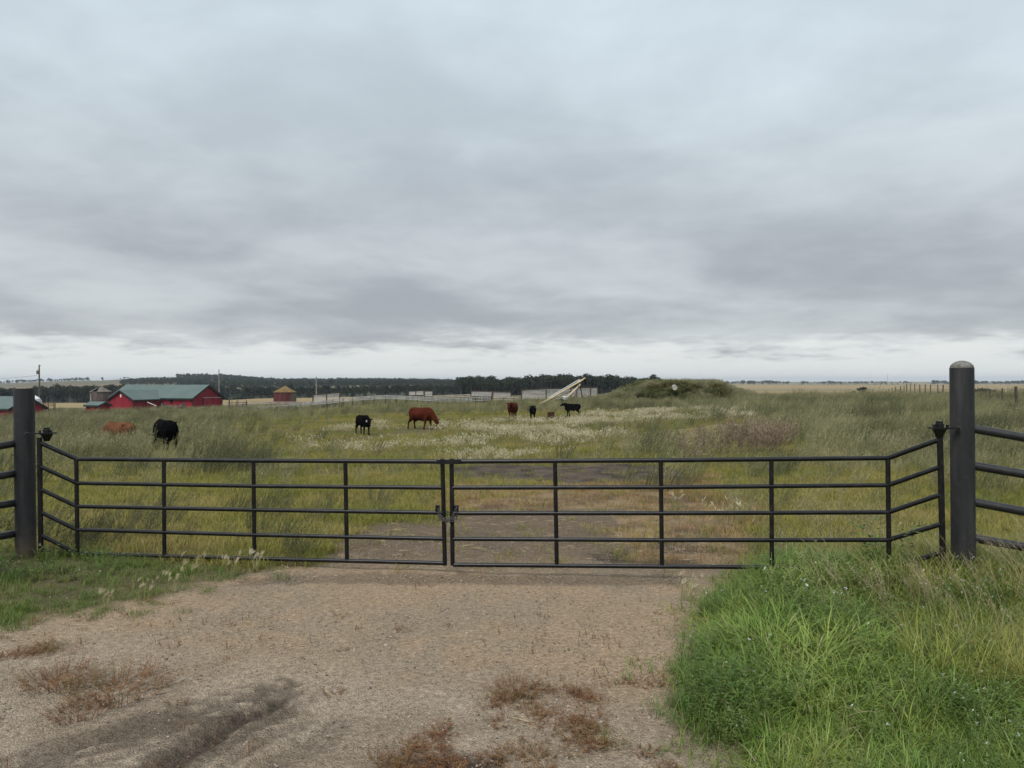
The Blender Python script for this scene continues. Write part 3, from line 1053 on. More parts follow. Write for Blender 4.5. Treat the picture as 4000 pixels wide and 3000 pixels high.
GB1, gbx, gbb = round_bin(393, 190, 2.45, -.72, .62, "grey_boards", "weathered_roof", "weathered grey-brown wooden grain bin with a gap in its roof", 12, missing=(8,))
part("post", MB().tube([(gbx - 1.0, 190 - 2.52, gbb), (gbx - 1.0, 190 - 2.52, -1.3)], .12, 6), "rail_white", GB1)
GB2, _, _ = round_bin(1113, 190, 2.75, -.85, .68, "bin_red", "shingle", "faded red grain bin with mossy brown conical roof", 14, patch="bin_grey")

# white domed tank behind the left shed
tx = (118 - HX) / FPX * 150
tb0 = tz(tx, 150)
tk = thing("storage_tank", (tx, 150, tb0), "white domed storage tank showing behind the red shed roof", "tank")
part("shell", MB().lathe([(2.05, -.2), (2.05, -2.6 - tb0), (2.0, -2.2 - tb0)], (tx, 150, tb0), 28), "galvanised", tk, ang=40)
part("dome", MB().lathe([(2.02, -2.25), (1.88, -1.85), (1.5, -1.4), (.9, -1.02), (.3, -.9), (.001, -.88)], (tx, 150, 0), 28), "galvanised", tk, smooth=True)
part("band", MB().tube([(tx + 1.86 * math.cos(a), 150 + 1.86 * math.sin(a), -1.78) for a in np.linspace(0, 2 * math.pi, 33)], .04, 5, False), "steel_dark", tk)


# ------------------------------------------------------------------ poles and lines
def pole(px, D, top_py, r_, mat, label, crossarm=False, transformer=False, topstub=False):
    x = (px - HX) / FPX * D
    base = tz(x, D)
    top = CH - (top_py - HY) / FPX * D
    th = thing("utility_pole", (x, D, base), label, "pole", "poles round the farmyard")
    part("shaft", MB().tube([(x, D, base - .5), (x - .05, D, top)], [r_ * 1.25, r_ * .8], 10), mat, th, ang=50)
    if transformer:
        tc_ = np.array([x - .42, D, CH - (1454 - HY) / FPX * D])
        tr = part("transformer", MB().lathe([(.20, -.42), (.24, -.38), (.24, .30), (.18, .36), (.001, .38)], tc_, 14), "bin_grey", th, ang=40)
        part("bushing", MB().tube([tc_ + (0, 0, .36), tc_ + (0, 0, .66)], .05, 6), "bin_grey", tr)
        part("bracket", MB().bar(tc_ + (.2, 0, .1), (x, D, tc_[2] + .1), .06, .08), "steel_dark", tr)
        part("insulator_arm", MB().bar((x - .1, D, top - .15), (x + .35, D, top - .12), .07, .07), "steel_dark", th)
    if topstub:
        part("lamp_arm", MB().bar((x - .35, D, top - .05), (x + .25, D, top + .02), .10, .12), "steel_dark", th)
    return th, x, top


pole(154, 170, 1425, .17, "pole_wood", "dark utility pole with a transformer can behind the left shed", transformer=True)
pole(856, 215, 1443, .14, "grey_pole", "bare grey pole rising behind the right end of the barn")
pole(1236, 240, 1473, .15, "grey_pole", "grey yard-light pole between the red bin and the slatted windbreak", topstub=True)
a0, a1 = U(150, 1466, 170), U(-420, 1492, 160)
wmb = MB()
wmb.tube([a0 + (a1 - a0) * s - np.array([0, 0, 1.0]) * 4 * s * (1 - s) * .5 for s in np.linspace(0, 1, 12)], .022, 5)
solo("power_line", wmb, "steel_dark", a0, "thin overhead wire running left from the transformer pole", "wire")
mx_, mD = (3467 - HX) / FPX * 2400, 2400.0
mb_ = tz(mx_, mD)
MST = thing("radio_mast", (mx_, mD, mb_), "hair-thin radio mast on the right horizon", "mast")
for k in range(3):
    an = k * 2.094
    part("mast_leg", MB().tube([(mx_ + .7 * math.cos(an), mD + .7 * math.sin(an), mb_ - 1), (mx_ + .3 * math.cos(an), mD + .3 * math.sin(an), 28.5)], .12, 4), "bin_grey", MST)
for k in range(9):
    part("mast_brace", MB().bar((mx_ - .6, mD, mb_ + 3.4 * k), (mx_ + .6, mD, mb_ + 3.4 * k + 2), .1, .1), "bin_grey", MST)


# ------------------------------------------------------------------ corral fences and windbreaks
def rail_fence(name, label, nodes, rails, postm, railm, rh=.15, extra_top=.1, cat="fence", group="corral fences", rthick=.05, pr=.08):
    """nodes: (px, top py, D); rails: offsets down from the top in metres"""
    P = [U(a, b_, d_) for a, b_, d_ in nodes]
    g0 = tz(P[0][0], P[0][1])
    th = thing(name, (P[0][0], P[0][1], g0), label, cat, group)
    for p in P:
        g = tz(p[0], p[1])
        part("post", MB().tube([(p[0], p[1] + .12, min(g, p[2] - .9) - .3), (p[0], p[1] + .12, p[2] + extra_top)], pr, 6), postm, th)
    for p, q in zip(P[:-1], P[1:]):
        for k, off in enumerate(rails):
            dz = np.array([0, 0, -off])
            part("rail", MB().bar(p + dz, q + dz, rthick, rh), railm, th)
    return th


curve = [(592, 1610, 150), (664, 1606, 148), (741, 1597, 146), (796, 1592, 144), (850, 1594, 142), (900, 1597, 140)]
rail_fence("rail_fence", "low white rail fence in front of the barn", curve, (0, .42), "post_wood", "rail_bone", .13, pr=.10)
curve = [(938, 1598, 136), (1004, 1593, 133), (1082, 1588, 130), (1128, 1583, 128), (1172, 1577, 126), (1214, 1571, 124), (1262, 1567, 122), (1300, 1562, 121), (1340, 1557, 120),
         (1376, 1553, 119), (1418, 1550, 118), (1461, 1547, 117), (1506, 1545, 116), (1548, 1546, 115), (1588, 1548, 114), (1630, 1550, 113), (1673, 1553, 112), (1710, 1555, 112), (1746, 1557, 111),
         (1799, 1557, 111), (1830, 1555, 111), (1858, 1553, 111), (1890, 1551, 111), (1918, 1550, 111)]
rail_fence("rail_fence", "long pale corral fence curving over the rise behind the cattle", curve, (0, .21, .43), "post_wood", "rail_white", .11, pr=.10)
curve = [(964, 1571, 152), (1040, 1571, 152), (1112, 1571, 152), (1180, 1571, 151), (1262, 1570, 150)]
rail_fence("rail_fence", "straight cream rail fence below the red grain bin", curve, (0, .30), "post_wood", "rail_bone", .18)
curve = [(1004, 1587, 142), (1050, 1586, 141), (1100, 1584, 140), (1140, 1582, 140)]
rail_fence("rail_fence", "short white rail fence inside the corral below the cream rails", curve, (0,), "post_wood", "rail_bone", .15)
curve = [(1690, 1547, 150), (1740, 1545, 150), (1800, 1543, 150), (1850, 1541, 150)]
rail_fence("rail_fence", "straight cream rail fence behind the dip of the curved fence", curve, (0, .3), "post_wood", "rail_bone", .2)
curve = [(1925, 1552, 118), (1965, 1552, 118), (2007, 1553, 118), (2030, 1554, 118)]
rail_fence("rail_fence", "short pale rail fence leading to the tall windbreak", curve, (0, .35), "post_wood", "rail_bone", .16)
curve = [(868, 1577, 150), (895, 1574, 150), (925, 1573, 150), (962, 1574, 150)]
rail_fence("cattle_pen", "small pen of bleached rails beside the barn's sliding door", curve, (0, .45, .9), "post_wood", "rail_bone", .14, cat="pen", extra_top=.5)
# crossed dark pipework at the pen
x_, D_ = (925 - HX) / FPX * 140, 140.0
g_ = tz(x_, D_)
PN = thing("cattle_chute", (x_, D_, g_), "dark steel cattle chute of crossed bars in front of the small pen", "chute")
for k in range(6):
    xx = x_ - 1.5 + .6 * k
    part("bar", MB().bar((xx, D_, g_ - .2), (xx + random.uniform(-.2, .2), D_ + .3, -2.0 + .3 * (k % 2)), .07, .07), "steel_dark", PN)
for k in range(4):
    zz = -2.15 - .42 * k
    part("rail", MB().bar((x_ - 1.8, D_ + .1, zz), (x_ + 1.9, D_ + .1, zz + .1), .06, .08), "steel_dark", PN)
rp = U(896, 1552, 139)
solo("pole_post", MB().tube([(rp[0], rp[1], tz(rp[0], rp[1]) - .4), (rp[0], rp[1], rp[2])], .12, 8), "pole_wood", (rp[0], rp[1], tz(rp[0], rp[1])), "lone tall dark post right of the barn door", "post")
# leaning post in front of the curved fence
lp0, lp1 = U(1160, 1606, 118), U(1143, 1588, 118)
solo("leaning_post", MB().tube([(lp0[0] + .1, lp0[1], lp0[2] - .5), lp1], .07, 6), "post_wood", (lp0[0], lp0[1], lp0[2]), "thin wooden post leaning left before the corral fence", "post")
# line of short wire-fence posts in the weeds before the corral
WF = None
for i, (px, tp, bt) in enumerate(((1007, 1593, 1607), (1084, 1588, 1604), (1278, 1576, 1592), (1334, 1575, 1590), (1440, 1574, 1586), (1485, 1575, 1590), (1532, 1574, 1588))):
    p = U(px, tp, 100)
    g = tz(p[0], 100)
    if WF is None:
        WF = thing("wire_fence", (p[0], 100, g), "line of short dark fence posts in the weeds before the curved fence", "fence")
        prev = None
    part("post", MB().tube([(p[0], 100, g - .4), (p[0], 100, p[2])], .06, 6), "post_wood", WF)
    if prev is not None:
        for dz in (.1, .35):
            part("wire", MB().tube([prev - np.array([0, 0, dz]), p - np.array([0, 0, dz])], .006, 3), "steel_dark", WF)
    prev = p


def windbreak(label, D, bays, nslat, slat_h, frame_top=True, railm="slat_bone", thickpost=.09):
    """bays: list of (pxl, topl, botl, pxr, topr, botr); horizontal slats with gaps"""
    p = U(bays[0][0], bays[0][2], D)
    g = tz(p[0], D)
    th = thing("windbreak", (p[0], D, g), label, "windbreak", "slatted windbreak panels")
    for k, (xl, tl, bl, xr, tr_, br) in enumerate(bays):
        for s in range(nslat):
            f = (s + .5) / nslat
            a, b_ = U(xl, tl + (bl - tl) * f, D), U(xr, tr_ + (br - tr_) * f, D)
            b_ = b_ + (a - b_) * .004
            part("slat", MB().bar(a, b_, .04, slat_h * random.uniform(.9, 1.05)), railm, th)
        for e, (xx, tt) in enumerate(((xl, tl), (xr, tr_))):
            if e == 0 or k == len(bays) - 1:
                q = U(xx, tt - 2, D)
                gg = min(tz(q[0], D), U(xx, bl, D)[2]) - .4
                part("post", MB().bar((q[0], D - .10, gg), (q[0], D - .10, q[2] + .08), .13, .15, (1, 0, 0)), "post_wood", th)
        if frame_top:
            part("top_rail", MB().bar(U(xl, tl - 2.2, D) + (0, -.05, 0), U(xr, tr_ - 2.2, D) + (0, -.05, 0), .10, .11), "post_wood", th)
    return th


windbreak("tall slatted windbreak behind the grain auger, widest of them all", 130,
          [(2037, 1526, 1560, 2133, 1520, 1559), (2133, 1520, 1559, 2229, 1518, 1557), (2229, 1518, 1557, 2252, 1517, 1556), (2252, 1517, 1556, 2306, 1516, 1553), (2306, 1516, 1553, 2334, 1515, 1550)], 8, .112)
windbreak("tilted slatted windbreak left of the yard, rising to its right", 128, [(1223, 1545, 1568, 1276, 1540, 1565), (1276, 1540, 1565, 1327, 1535, 1562)], 6, .10, True)
windbreak("small three-slat wooden windbreak pair on the skyline of the corral", 160, [(1596, 1530, 1544, 1624, 1529, 1543), (1624, 1529, 1543, 1654, 1527, 1543), (1658, 1529, 1546, 1690, 1530, 1547)], 3, .22, True)
windbreak("slatted windbreak pair left of the tall one, left half higher", 135, [(1840, 1529, 1550, 1922, 1531, 1552)], 6, .11, True)
windbreak("slatted windbreak right of the pair's dividing post", 134, [(1925, 1532, 1556, 1996, 1534, 1557)], 6, .11, True)
# dark hay feeder at the curve's right end
fx, fD = (1880 - HX) / FPX * 108, 108.0
fg = tz(fx, fD)
FD = thing("hay_feeder", (fx, fD, fg), "dark green steel hay feeder against the curved fence", "feeder")
ft = CH - (1549 - HY) / FPX * fD
for k in range(7):
    xx = fx - 1.15 + .38 * k
    part("bar", MB().bar((xx, fD, fg), (xx - .12, fD, ft), .05, .05), "steel_dark", FD)
for zz in (ft, ft - .35, fg + .25):
    part("rim", MB().bar((fx - 1.25, fD - .03, zz), (fx + 1.25, fD - .03, zz), .05, .07), "steel_dark", FD)
    part("rim", MB().bar((fx - 1.25, fD + .9, zz), (fx + 1.25, fD + .9, zz), .05, .07), "steel_dark", FD)

# ------------------------------------------------------------------ grain auger
aD = 95.0
AG = thing("grain_auger", (*U(2215, 1560, aD)[:2], tz(*U(2215, 1560, aD)[:2])), "cream grain auger propped up at a slant before the tall windbreak", "auger")
lo_, hi_ = U(2113, 1578, aD), U(2287, 1477, aD)
tb_ = part("tube", MB().tube([lo_ + (hi_ - lo_) * .10, hi_], .105, 14), "auger_cream", AG, ang=50)
part("intake", MB().tube([lo_, lo_ + (hi_ - lo_) * .11], .135, 12), "auger_cream", tb_, ang=50)
part("spout", MB().tube([hi_ - (hi_ - lo_) * .02, hi_ + np.array([.03, 0, -.75])], [.13, .16], 10), "opening_dark", tb_, ang=50)
part("collar", MB().tube([lo_ + (hi_ - lo_) * .83, lo_ + (hi_ - lo_) * .90], .15, 12), "auger_cream", tb_, ang=50)
s_ = np.array([-.05, 0, .2])
part("truss_pipe", MB().tube([lo_ + (hi_ - lo_) * .17 + s_, lo_ + (hi_ - lo_) * .88 + s_ * 1.2], .055, 8), "auger_white", AG, ang=50)
for f in (.25, .4, .55, .7, .82):
    part("truss_strut", MB().bar(lo_ + (hi_ - lo_) * f, lo_ + (hi_ - lo_) * f + s_ * 1.1, .04, .04), "auger_white", AG)
st0, st1 = U(2267, 1502, aD), U(2217, 1551, aD)
part("swing_tube", MB().tube([st0, st1], .115, 12), "auger_cream", AG, ang=50)
part("hopper", MB().lathe([(.10, -.32), (.22, -.25), (.34, .10), (.32, .16), (.25, .12)], U(2208, 1553, aD), 10), "white_paint", AG, ang=30)
part("leg", MB().bar(U(2266, 1502, aD + .3), U(2276, 1562, aD + .6), .12, .12, (1, 0, 0)), "steel_dark", AG)
part("leg", MB().bar(U(2262, 1504, aD - .3), U(2238, 1566, aD - .6), .07, .07, (1, 0, 0)), "steel_dark", AG)
part("axle_strut", MB().bar(U(2165, 1563, aD), U(2190, 1568, aD), .07, .07), "steel_dark", AG)
part("axle_strut", MB().bar(U(2150, 1562, aD), U(2225, 1530, aD + .2), .05, .05), "steel_dark", AG)
for dy in (-.6, .6):
    c_ = U(2193, 1566, aD) + np.array([0, dy, 0])
    w_ = part("wheel", MB().tube([c_ + (0, -.08, 0), c_ + (0, .08, 0)], .26, 18), "opening_dark", AG, ang=50)
    part("rim", MB().tube([c_ + (0, -.09, 0), c_ + (0, .09, 0)], .13, 12), "rust", w_, ang=50)

# yard clutter in front of the barn: hay wagon, slanted elevator
wx, wD = (678 - HX) / FPX * 158, 158.0
wg = tz(wx, wD)
WG2 = thing("farm_wagon", (wx, wD, wg), "grey wooden flat wagon standing against the barn wall", "wagon")
wt = CH - (1588 - HY) / FPX * wD
part("deck", MB().box((wx - 2.2, wD - 1, wt - .16), (wx + 2.1, wD + 1, wt)), "bin_grey", WG2)
for sx in (-2.1, 2.0):
    part("rack", MB().bar((wx + sx, wD - .9, wt + .35), (wx + sx, wD + .9, wt + .35), .08, .7), "bin_grey", WG2)
part("side_board", MB().bar((wx - 2.1, wD - .95, wt + .25), (wx + 2.0, wD - .95, wt + .2), .05, .22), "bin_grey", WG2)
for sx in (-1.4, 1.4):
    for dy in (-.8, .8):
        w_ = part("wheel", MB().tube([(wx + sx, wD + dy - .08, wg + .36), (wx + sx, wD + dy + .08, wg + .36)], .36, 16), "opening_dark", WG2, ang=50)
        part("rim", MB().tube([(wx + sx, wD + dy - .09, wg + .36), (wx + sx, wD + dy + .09, wg + .36)], .18, 10), "rust", w_, ang=50)
e0, e1 = U(576, 1571, 157), U(612, 1586, 156)
EL = thing("bale_elevator", (e1[0], e1[1], tz(e1[0], e1[1])), "thin pale elevator boom slanting down before the barn's wing wall", "elevator")
part("boom", MB().bar(e0, e1, .12, .14), "slat_bone", EL)
part("leg", MB().bar(U(602, 1580, 156.5), U(606, 1602, 156.5), .08, .08, (1, 0, 0)), "slat_bone", EL)
# brown plank rack left of the bin
bx_, bD_ = (185 - HX) / FPX * 150, 150.0
RK = thing("plank_rack", (bx_, bD_, tz(bx_, bD_)), "low brown plank fence beside the white tank", "fence")
for k in range(3):
    part("plank", MB().bar(U(168, 1577 + 4 * k, 150), U(207, 1578 + 4 * k, 150), .05, .13), "plank_brown", RK)
for px in (168, 188, 209, 214):
    q = U(px, 1575, 150)
    part("post", MB().bar((q[0], 150.1, tz(q[0], 150.1) - .2), (q[0], 150.1, q[2]), .12, .12, (1, 0, 0)), "post_wood", RK)

# mineral tub and the pale barrel on the mound
tD = 60.0
c_ = U(2152, 1611, tD)
tg = tz(c_[0], tD)
TB = thing("salt_tub", (c_[0], tD, tg), "rusty dark box standing in the white grass between two black calves", "tub")
hw, zt = .265, c_[2]
part("box", MB().add([(c_[0] + sx * hw * k, tD + sy * hw * k, z_) for z_, k in ((tg - .05, .9), (zt, 1.0)) for sx, sy in ((-1, -1), (1, -1), (1, 1), (-1, 1))],
                     [(0, 3, 2, 1), (0, 1, 5, 4), (1, 2, 6, 5), (2, 3, 7, 6), (3, 0, 4, 7)]), "rust", TB)
for sy in (-1, 1):
    part("rim", MB().bar((c_[0] - hw - .02, tD + sy * hw, zt), (c_[0] + hw + .02, tD + sy * hw, zt), .04, .05), "rust", TB)
part("salt_block", MB().box((c_[0] - .2, tD - .2, tg + .02), (c_[0] + .2, tD + .2, zt - .06)), "rust", TB)

bD2 = 101.0
c_ = U(2636, 1515, bD2)
BR = thing("plastic_drum", (c_[0], bD2, tz(c_[0], bD2)), "pale round drum lying end-on in the weeds of the mound", "drum")
part("body", MB().tube([c_ + (0, 0, 0), c_ + np.array([.02, .2, 0]), c_ + np.array([.1, .9, .12])], [.29, .305, .30], 28), "barrel", BR, ang=50)
part("end_rim", MB().tube([c_ + (.30 * math.cos(a), -.01, .30 * math.sin(a)) for a in np.linspace(0, 2 * math.pi, 33)], .018, 6, False), "barrel", BR, smooth=True)

# ------------------------------------------------------------------ right-hand wire fence
pz = []
for x, tp, D in ((235, 305, 128), (268, 290, 122), (313, 275, 117), (360, 260, 112), (436, 250, 108), (485, 242, 104), (523, 228, 100), (576, 225, 96), (638, 222, 93), (712, 230, 90),
                 (790, 225, 87), (866, 232, 84), (970, 230, 81), (1048, 232, 78), (1190, 240, 74), (1330, 244, 70), (1490, 250, 67), (1590, 280, 64), (1722, 290, 60), (1900, 280, 55), (2095, 255, 48), (2330, 262, 43)):
    pz.append(U(3400 + x / 3.687, 1440 + tp / 3.687, D))
WFR = thing("wire_fence", (pz[0][0], pz[0][1], tz(pz[0][0], pz[0][1])), "line of wooden posts and wire crossing behind the dome-topped gate post", "fence")
for i, p in enumerate(pz):
    r_ = random.uniform(.045, .06) if p[1] > 50 else .085
    g = tz(p[0], p[1])
    lean = random.uniform(-.05, .05)
    part("post", MB().tube([(p[0] - lean, p[1], g - .4), (p[0], p[1], p[2] - .02), (p[0], p[1], p[2])], [r_ * 1.05, r_, r_ * .8], 8), "post_wood", WFR)
    if i:
        q = pz[i - 1]
        for dz in (.15, .45, .75, 1.05):
            part("wire", MB().tube([q - np.array([0, -.07, dz]), p - np.array([0, -.07, dz])], .007, 3, False), "steel_dark", WFR)


# ------------------------------------------------------------------ cattle
def loft(mb, rings, n=14):
    """rings: (centre, side vector, up vector, half width, half height)"""
    v, f = [], []
    for c_, s_, u_, a, b_ in rings:
        for k in range(n):
            an = 2 * math.pi * k / n
            v.append(Vector(c_) + Vector(s_) * (math.cos(an) * a) + Vector(u_) * (math.sin(an) * b_))
    for i in range(len(rings) - 1):
        for k in range(n):
            f.append((i * n + k, i * n + (k + 1) % n, (i + 1) * n + (k + 1) % n, (i + 1) * n + k))
    f.append(tuple(range(n - 1, -1, -1)))
    f.append(tuple((len(rings) - 1) * n + k for k in range(n)))
    mb.add(v, f)


def path_loft(mb, pts, n=14, side=None):
    """pts: (x, y, z, half width, half height) along a limb or neck"""
    P = [Vector(p[:3]) for p in pts]
    rings = []
    for i, p in enumerate(P):
        d = (P[min(i + 1, len(P) - 1)] - P[max(i - 1, 0)]).normalized()
        s_ = Vector(side) if side else d.cross(Vector((0, 0, 1)))
        if s_.length < 1e-3:
            s_ = Vector((1, 0, 0))
        s_ = (s_ - d * s_.dot(d)).normalized()
        u_ = s_.cross(d).normalized()
        rings.append((p, s_, u_, pts[i][3], pts[i][4]))
    loft(mb, rings, n)


def make_cow(name, loc, rz, mat, label, S=1.0, fat=1.0, leg=1.0, head=(0, 1.38, 1.20, 0, -25), step=(.0, .0, .0, .0), eartag=False, tail_sw=0.0, horn=False, neck_thick=1.0, group="cattle in the pasture", cat="cow", calf=False):
    """head = (x, y, z of the poll, yaw, pitch of the face in degrees); forward is +y"""
    mb = MB()
    w = fat
    lz = leg
    up = lambda z: z + (lz - 1) * .55
    body = [(0, -.83, up(1.10), .06, .09), (0, -.79, up(1.03), .19 * w, .20), (0, -.66, up(.99), .26 * w, .31), (0, -.42, up(.955), .285 * w, .355), (0, -.10, up(.915), .325 * w, .385), (0, .22, up(.905), .325 * w, .395),
            (0, .48, up(.935), .275 * w, .385), (0, .68, up(.965), .215 * w, .33), (0, .82, up(.985), .16, .24), (0, .90, up(1.0), .09, .13)]
    loft(mb, [((x, y, z), (1, 0, 0), (0, 0, 1), a, b_) for x, y, z, a, b_ in body], 18)
    # spine ridge and hip bones keep the back from looking like a barrel
    path_loft(mb, [(0, -.80, up(1.23), .05, .05), (0, -.55, up(1.285), .10, .05), (0, -.2, up(1.275), .08, .05), (0, .2, up(1.275), .08, .05), (0, .55, up(1.30), .09, .06), (0, .75, up(1.24), .06, .06)], 10, (1, 0, 0))
    for s in (-1, 1):
        path_loft(mb, [(s * .17 * w, -.62, up(1.24), .03, .03), (s * .22 * w, -.50, up(1.23), .07, .05), (s * .16 * w, -.35, up(1.23), .03, .03)], 8)
    hx_, hy_, hz_, yaw, pit = head
    # neck
    nt_ = neck_thick
    base = Vector((0, .62, up(1.03)))
    poll = Vector((hx_, hy_, hz_))
    mid = base.lerp(poll, .5) + Vector((0, 0, .02))
    path_loft(mb, [(*base, .18 * nt_, .30 * nt_), (*base.lerp(mid, .5), .165 * nt_, .27 * nt_), (*mid, .14 * nt_, .215 * nt_), (*mid.lerp(poll, .6), .12 * nt_, .17 * nt_), (*poll, .105, .13)], 16)
    # head
    yw, pt_ = R(yaw), R(pit)
    fwd = Vector((math.sin(yw) * math.cos(pt_), math.cos(yw) * math.cos(pt_), math.sin(pt_)))
    sd_ = fwd.cross(Vector((0, 0, 1))).normalized()
    upv = sd_.cross(fwd)
    H = lambda f, u_, s=0.0: poll + fwd * f + upv * u_ + sd_ * s
    hd = [(-.06, .0, .07, .08), (.0, -.005, .115, .125), (.10, -.02, .125, .135), (.20, -.03, .105, .125), (.30, -.04, .085, .105), (.40, -.045, .078, .085), (.455, -.05, .085, .078), (.495, -.055, .06, .05)]
    loft(mb, [(H(f, u_), sd_, upv, a, b_) for f, u_, a, b_ in hd], 14)
    for s in (-1, 1):
        e0, e1 = H(-.01, .06, s * .09), H(-.05, .05, s * .27)
        path_loft(mb, [(*e0, .03, .03), (*e0.lerp(e1, .35), .028, .065), (*e0.lerp(e1, .7), .022, .065), (*e1, .012, .02)], 8, tuple(fwd))
        path_loft(mb, [(*H(.10, .075, s * .09), .02, .02), (*H(.13, .08, s * .115), .03, .025), (*H(.16, .07, s * .10), .02, .02)], 6)
    # legs
    for i, s in enumerate((-1, 1)):
        dy = step[i]
        path_loft(mb, [(s * .15 * w, .52, up(1.02), .10, .18), (s * .18 * w, .53, up(.80), .105, .155), (s * .17 * w, .52 + dy * .25, up(.60) * 1.0, .08, .10), (s * .155, .53 + dy * .5, .42 * lz, .060, .068),
                       (s * .15, .525 + dy * .75, .24 * lz, .042, .046), (s * .15, .53 + dy, .12 * lz, .050, .056), (s * .15, .545 + dy, .05, .055, .065), (s * .15, .555 + dy, .0, .060, .075)], 12, (1, 0, 0))
        dy = step[2 + i]
        path_loft(mb, [(s * .13 * w, -.55, up(1.08), .12, .24), (s * .19 * w, -.52, up(.86), .125, .225), (s * .185 * w, -.50 + dy * .2, up(.68), .10, .165), (s * .165, -.61 + dy * .5, .52 * lz, .062, .09),
                       (s * .155, -.685 + dy * .7, .44 * lz, .052, .072), (s * .15, -.665 + dy * .85, .26 * lz, .042, .050), (s * .15, -.655 + dy, .12 * lz, .050, .058), (s * .15, -.64 + dy, .05, .055, .066), (s * .15, -.63 + dy, .0, .060, .076)], 12, (1, 0, 0))
    # brisket, udder, tail
    path_loft(mb, [(0, .40, up(.60), .05, .05), (0, .58, up(.62), .12, .10), (0, .80, up(.72), .10, .10), (0, .92, up(.86), .05, .06)], 10, (1, 0, 0))
    if not calf:
        path_loft(mb, [(0, -.25, up(.60), .06, .05), (0, -.42, up(.55), .13, .10), (0, -.55, up(.60), .09, .09)], 10, (1, 0, 0))
    tl = [(0, -.80, up(1.22), .035, .035), (tail_sw * .2, -.87, up(1.14), .028, .028), (tail_sw * .5, -.88, up(.92), .020, .020), (tail_sw * .9, -.87, up(.68), .018, .018), (tail_sw, -.87, up(.56), .035, .035), (tail_sw, -.87, up(.42), .030, .030), (tail_sw, -.87, up(.34), .01, .01)]
    path_loft(mb, tl, 8, (1, 0, 0))
    mb.v = [(x * S, y * S, z * S) for x, y, z in mb.v]
    me = mb.mesh("body", mat, True)
    th = thing(name, loc, label, cat, group, rz)
    o = part("body", me, mat, th, world=False)
    md = o.modifiers.new("skin", "REMESH")
    md.mode = "VOXEL"
    md.voxel_size = .024 * S
    md.use_smooth_shade = True
    ms = o.modifiers.new("smooth", "SMOOTH")
    ms.factor = .5
    ms.iterations = 3
    if eartag:
        e = H(-.01, .01, -.19 if eartag < 0 else .19) * S
        tg_ = part("ear_tag", MB().add([(e.x - .035, e.y + .03, e.z - .10), (e.x + .035, e.y + .03, e.z - .10), (e.x + .03, e.y + .05, e.z), (e.x - .03, e.y + .05, e.z),
                                        (e.x - .035, e.y + .045, e.z - .10), (e.x + .035, e.y + .045, e.z - .10), (e.x + .03, e.y + .065, e.z), (e.x - .03, e.y + .065, e.z)],
                                       [(0, 1, 2, 3), (7, 6, 5, 4), (0, 4, 5, 1), (1, 5, 6, 2), (2, 6, 7, 3), (3, 7, 4, 0)]), "tag_white", th, world=False)
    return th


def at_ground(px, D):
    x = (px - HX) / FPX * D
    return (x, D, tz(x, D) - .02)


# forward +y; rz turns counter-clockwise: -90 faces right, 90 faces left, 180 faces the camera
make_cow("cow", at_ground(1645, 46), R(-122), "hide_red", "dark red cow grazing side-on with its head down to the right", 1.0, 1.2, 1.0, (.0, 1.16, .58, 4, -74), (.12, -.20, .05, -.22), tail_sw=.05)
make_cow("cow", at_ground(2003, 59), R(172), "hide_red", "dark red cow standing head-on to the camera", .98, 1.25, .95, (.10, 1.20, 1.20, 8, -42), (.02, -.05, .1, 0))
make_cow("calf", at_ground(1418, 40), R(-143), "hide_black", "black calf with a white ear tag left of the grazing red cow", .77, .86, 1.06, (.10, 1.10, 1.06, 18, -42), (.05, -.08, .08, -.10), eartag=1, calf=True, cat="calf", neck_thick=.85)
make_cow("calf", at_ground(2081, 57.5), R(176), "hide_black", "black calf facing the camera, next to the head-on red cow", .80, 1.0, 1.02, (-.06, 1.16, 1.10, -6, -48), (.0, -.06, .06, 0), calf=True, cat="calf", neck_thick=.85)
make_cow("calf", at_ground(2238, 61.5), R(64), "hide_black", "black calf side-on with its head raised to the left, farthest right of the cattle", .76, .86, 1.08, (.0, 1.02, 1.36, 8, -20), (.04, -.10, -.25, .15), calf=True, cat="calf", tail_sw=.05, neck_thick=1.05)
make_cow("cow", at_ground(645, 30.6), R(46), "hide_black", "black cow seen from behind, its legs and head deep in tall sagebrush", .96, 1.05, 1.0, (.1, 1.28, .60, 5, -62), (.1, -.1, .05, -.05), tail_sw=.02)
make_cow("cow", at_ground(468, 32), R(66), "hide_brown", "tawny brown cow with only its back showing above the sagebrush", .94, 1.1, .93, (.05, 1.32, .62, 0, -60), (.1, -.1, .05, -.05))

# ------------------------------------------------------------------ vegetation templates
leafmat("lush_green", [(.075, .155, .020), (.135, .220, .032), (.215, .275, .052)], .46, .35, .28, 1.6, tip=(.24, .27, .08))
leafmat("yellow_green", [(.14, .195, .024), (.205, .235, .036), (.28, .26, .065)], .5, .3, .22, 1.0, tip=(.24, .22, .10))
leafmat("leafy_green", [(.065, .125, .022), (.105, .165, .034), (.16, .19, .055)], .5, .3, .28, 1.2)
leafmat("lawn_green", [(.085, .145, .026), (.13, .18, .036), (.19, .185, .06)], .55, .25, .25, .8)
leafmat("meadow_green", [(.15, .170, .024), (.24, .228, .040), (.33, .265, .088)], .6, .2, .25, .3, tip=(.20, .17, .085))
leafmat("rust_grass", [(.22, .125, .055), (.32, .21, .095), (.34, .26, .13)], .65, .15, .2, .5, tip=(.28, .20, .11))
leafmat("sage", [(.12, .127, .055), (.205, .200, .098), (.31, .28, .155)], .75, .12, .15, .55, tip=(.31, .295, .195))
leafmat("sage_dark", [(.070, .078, .038), (.11, .114, .058), (.165, .148, .085)], .75, .12, .12, .5)
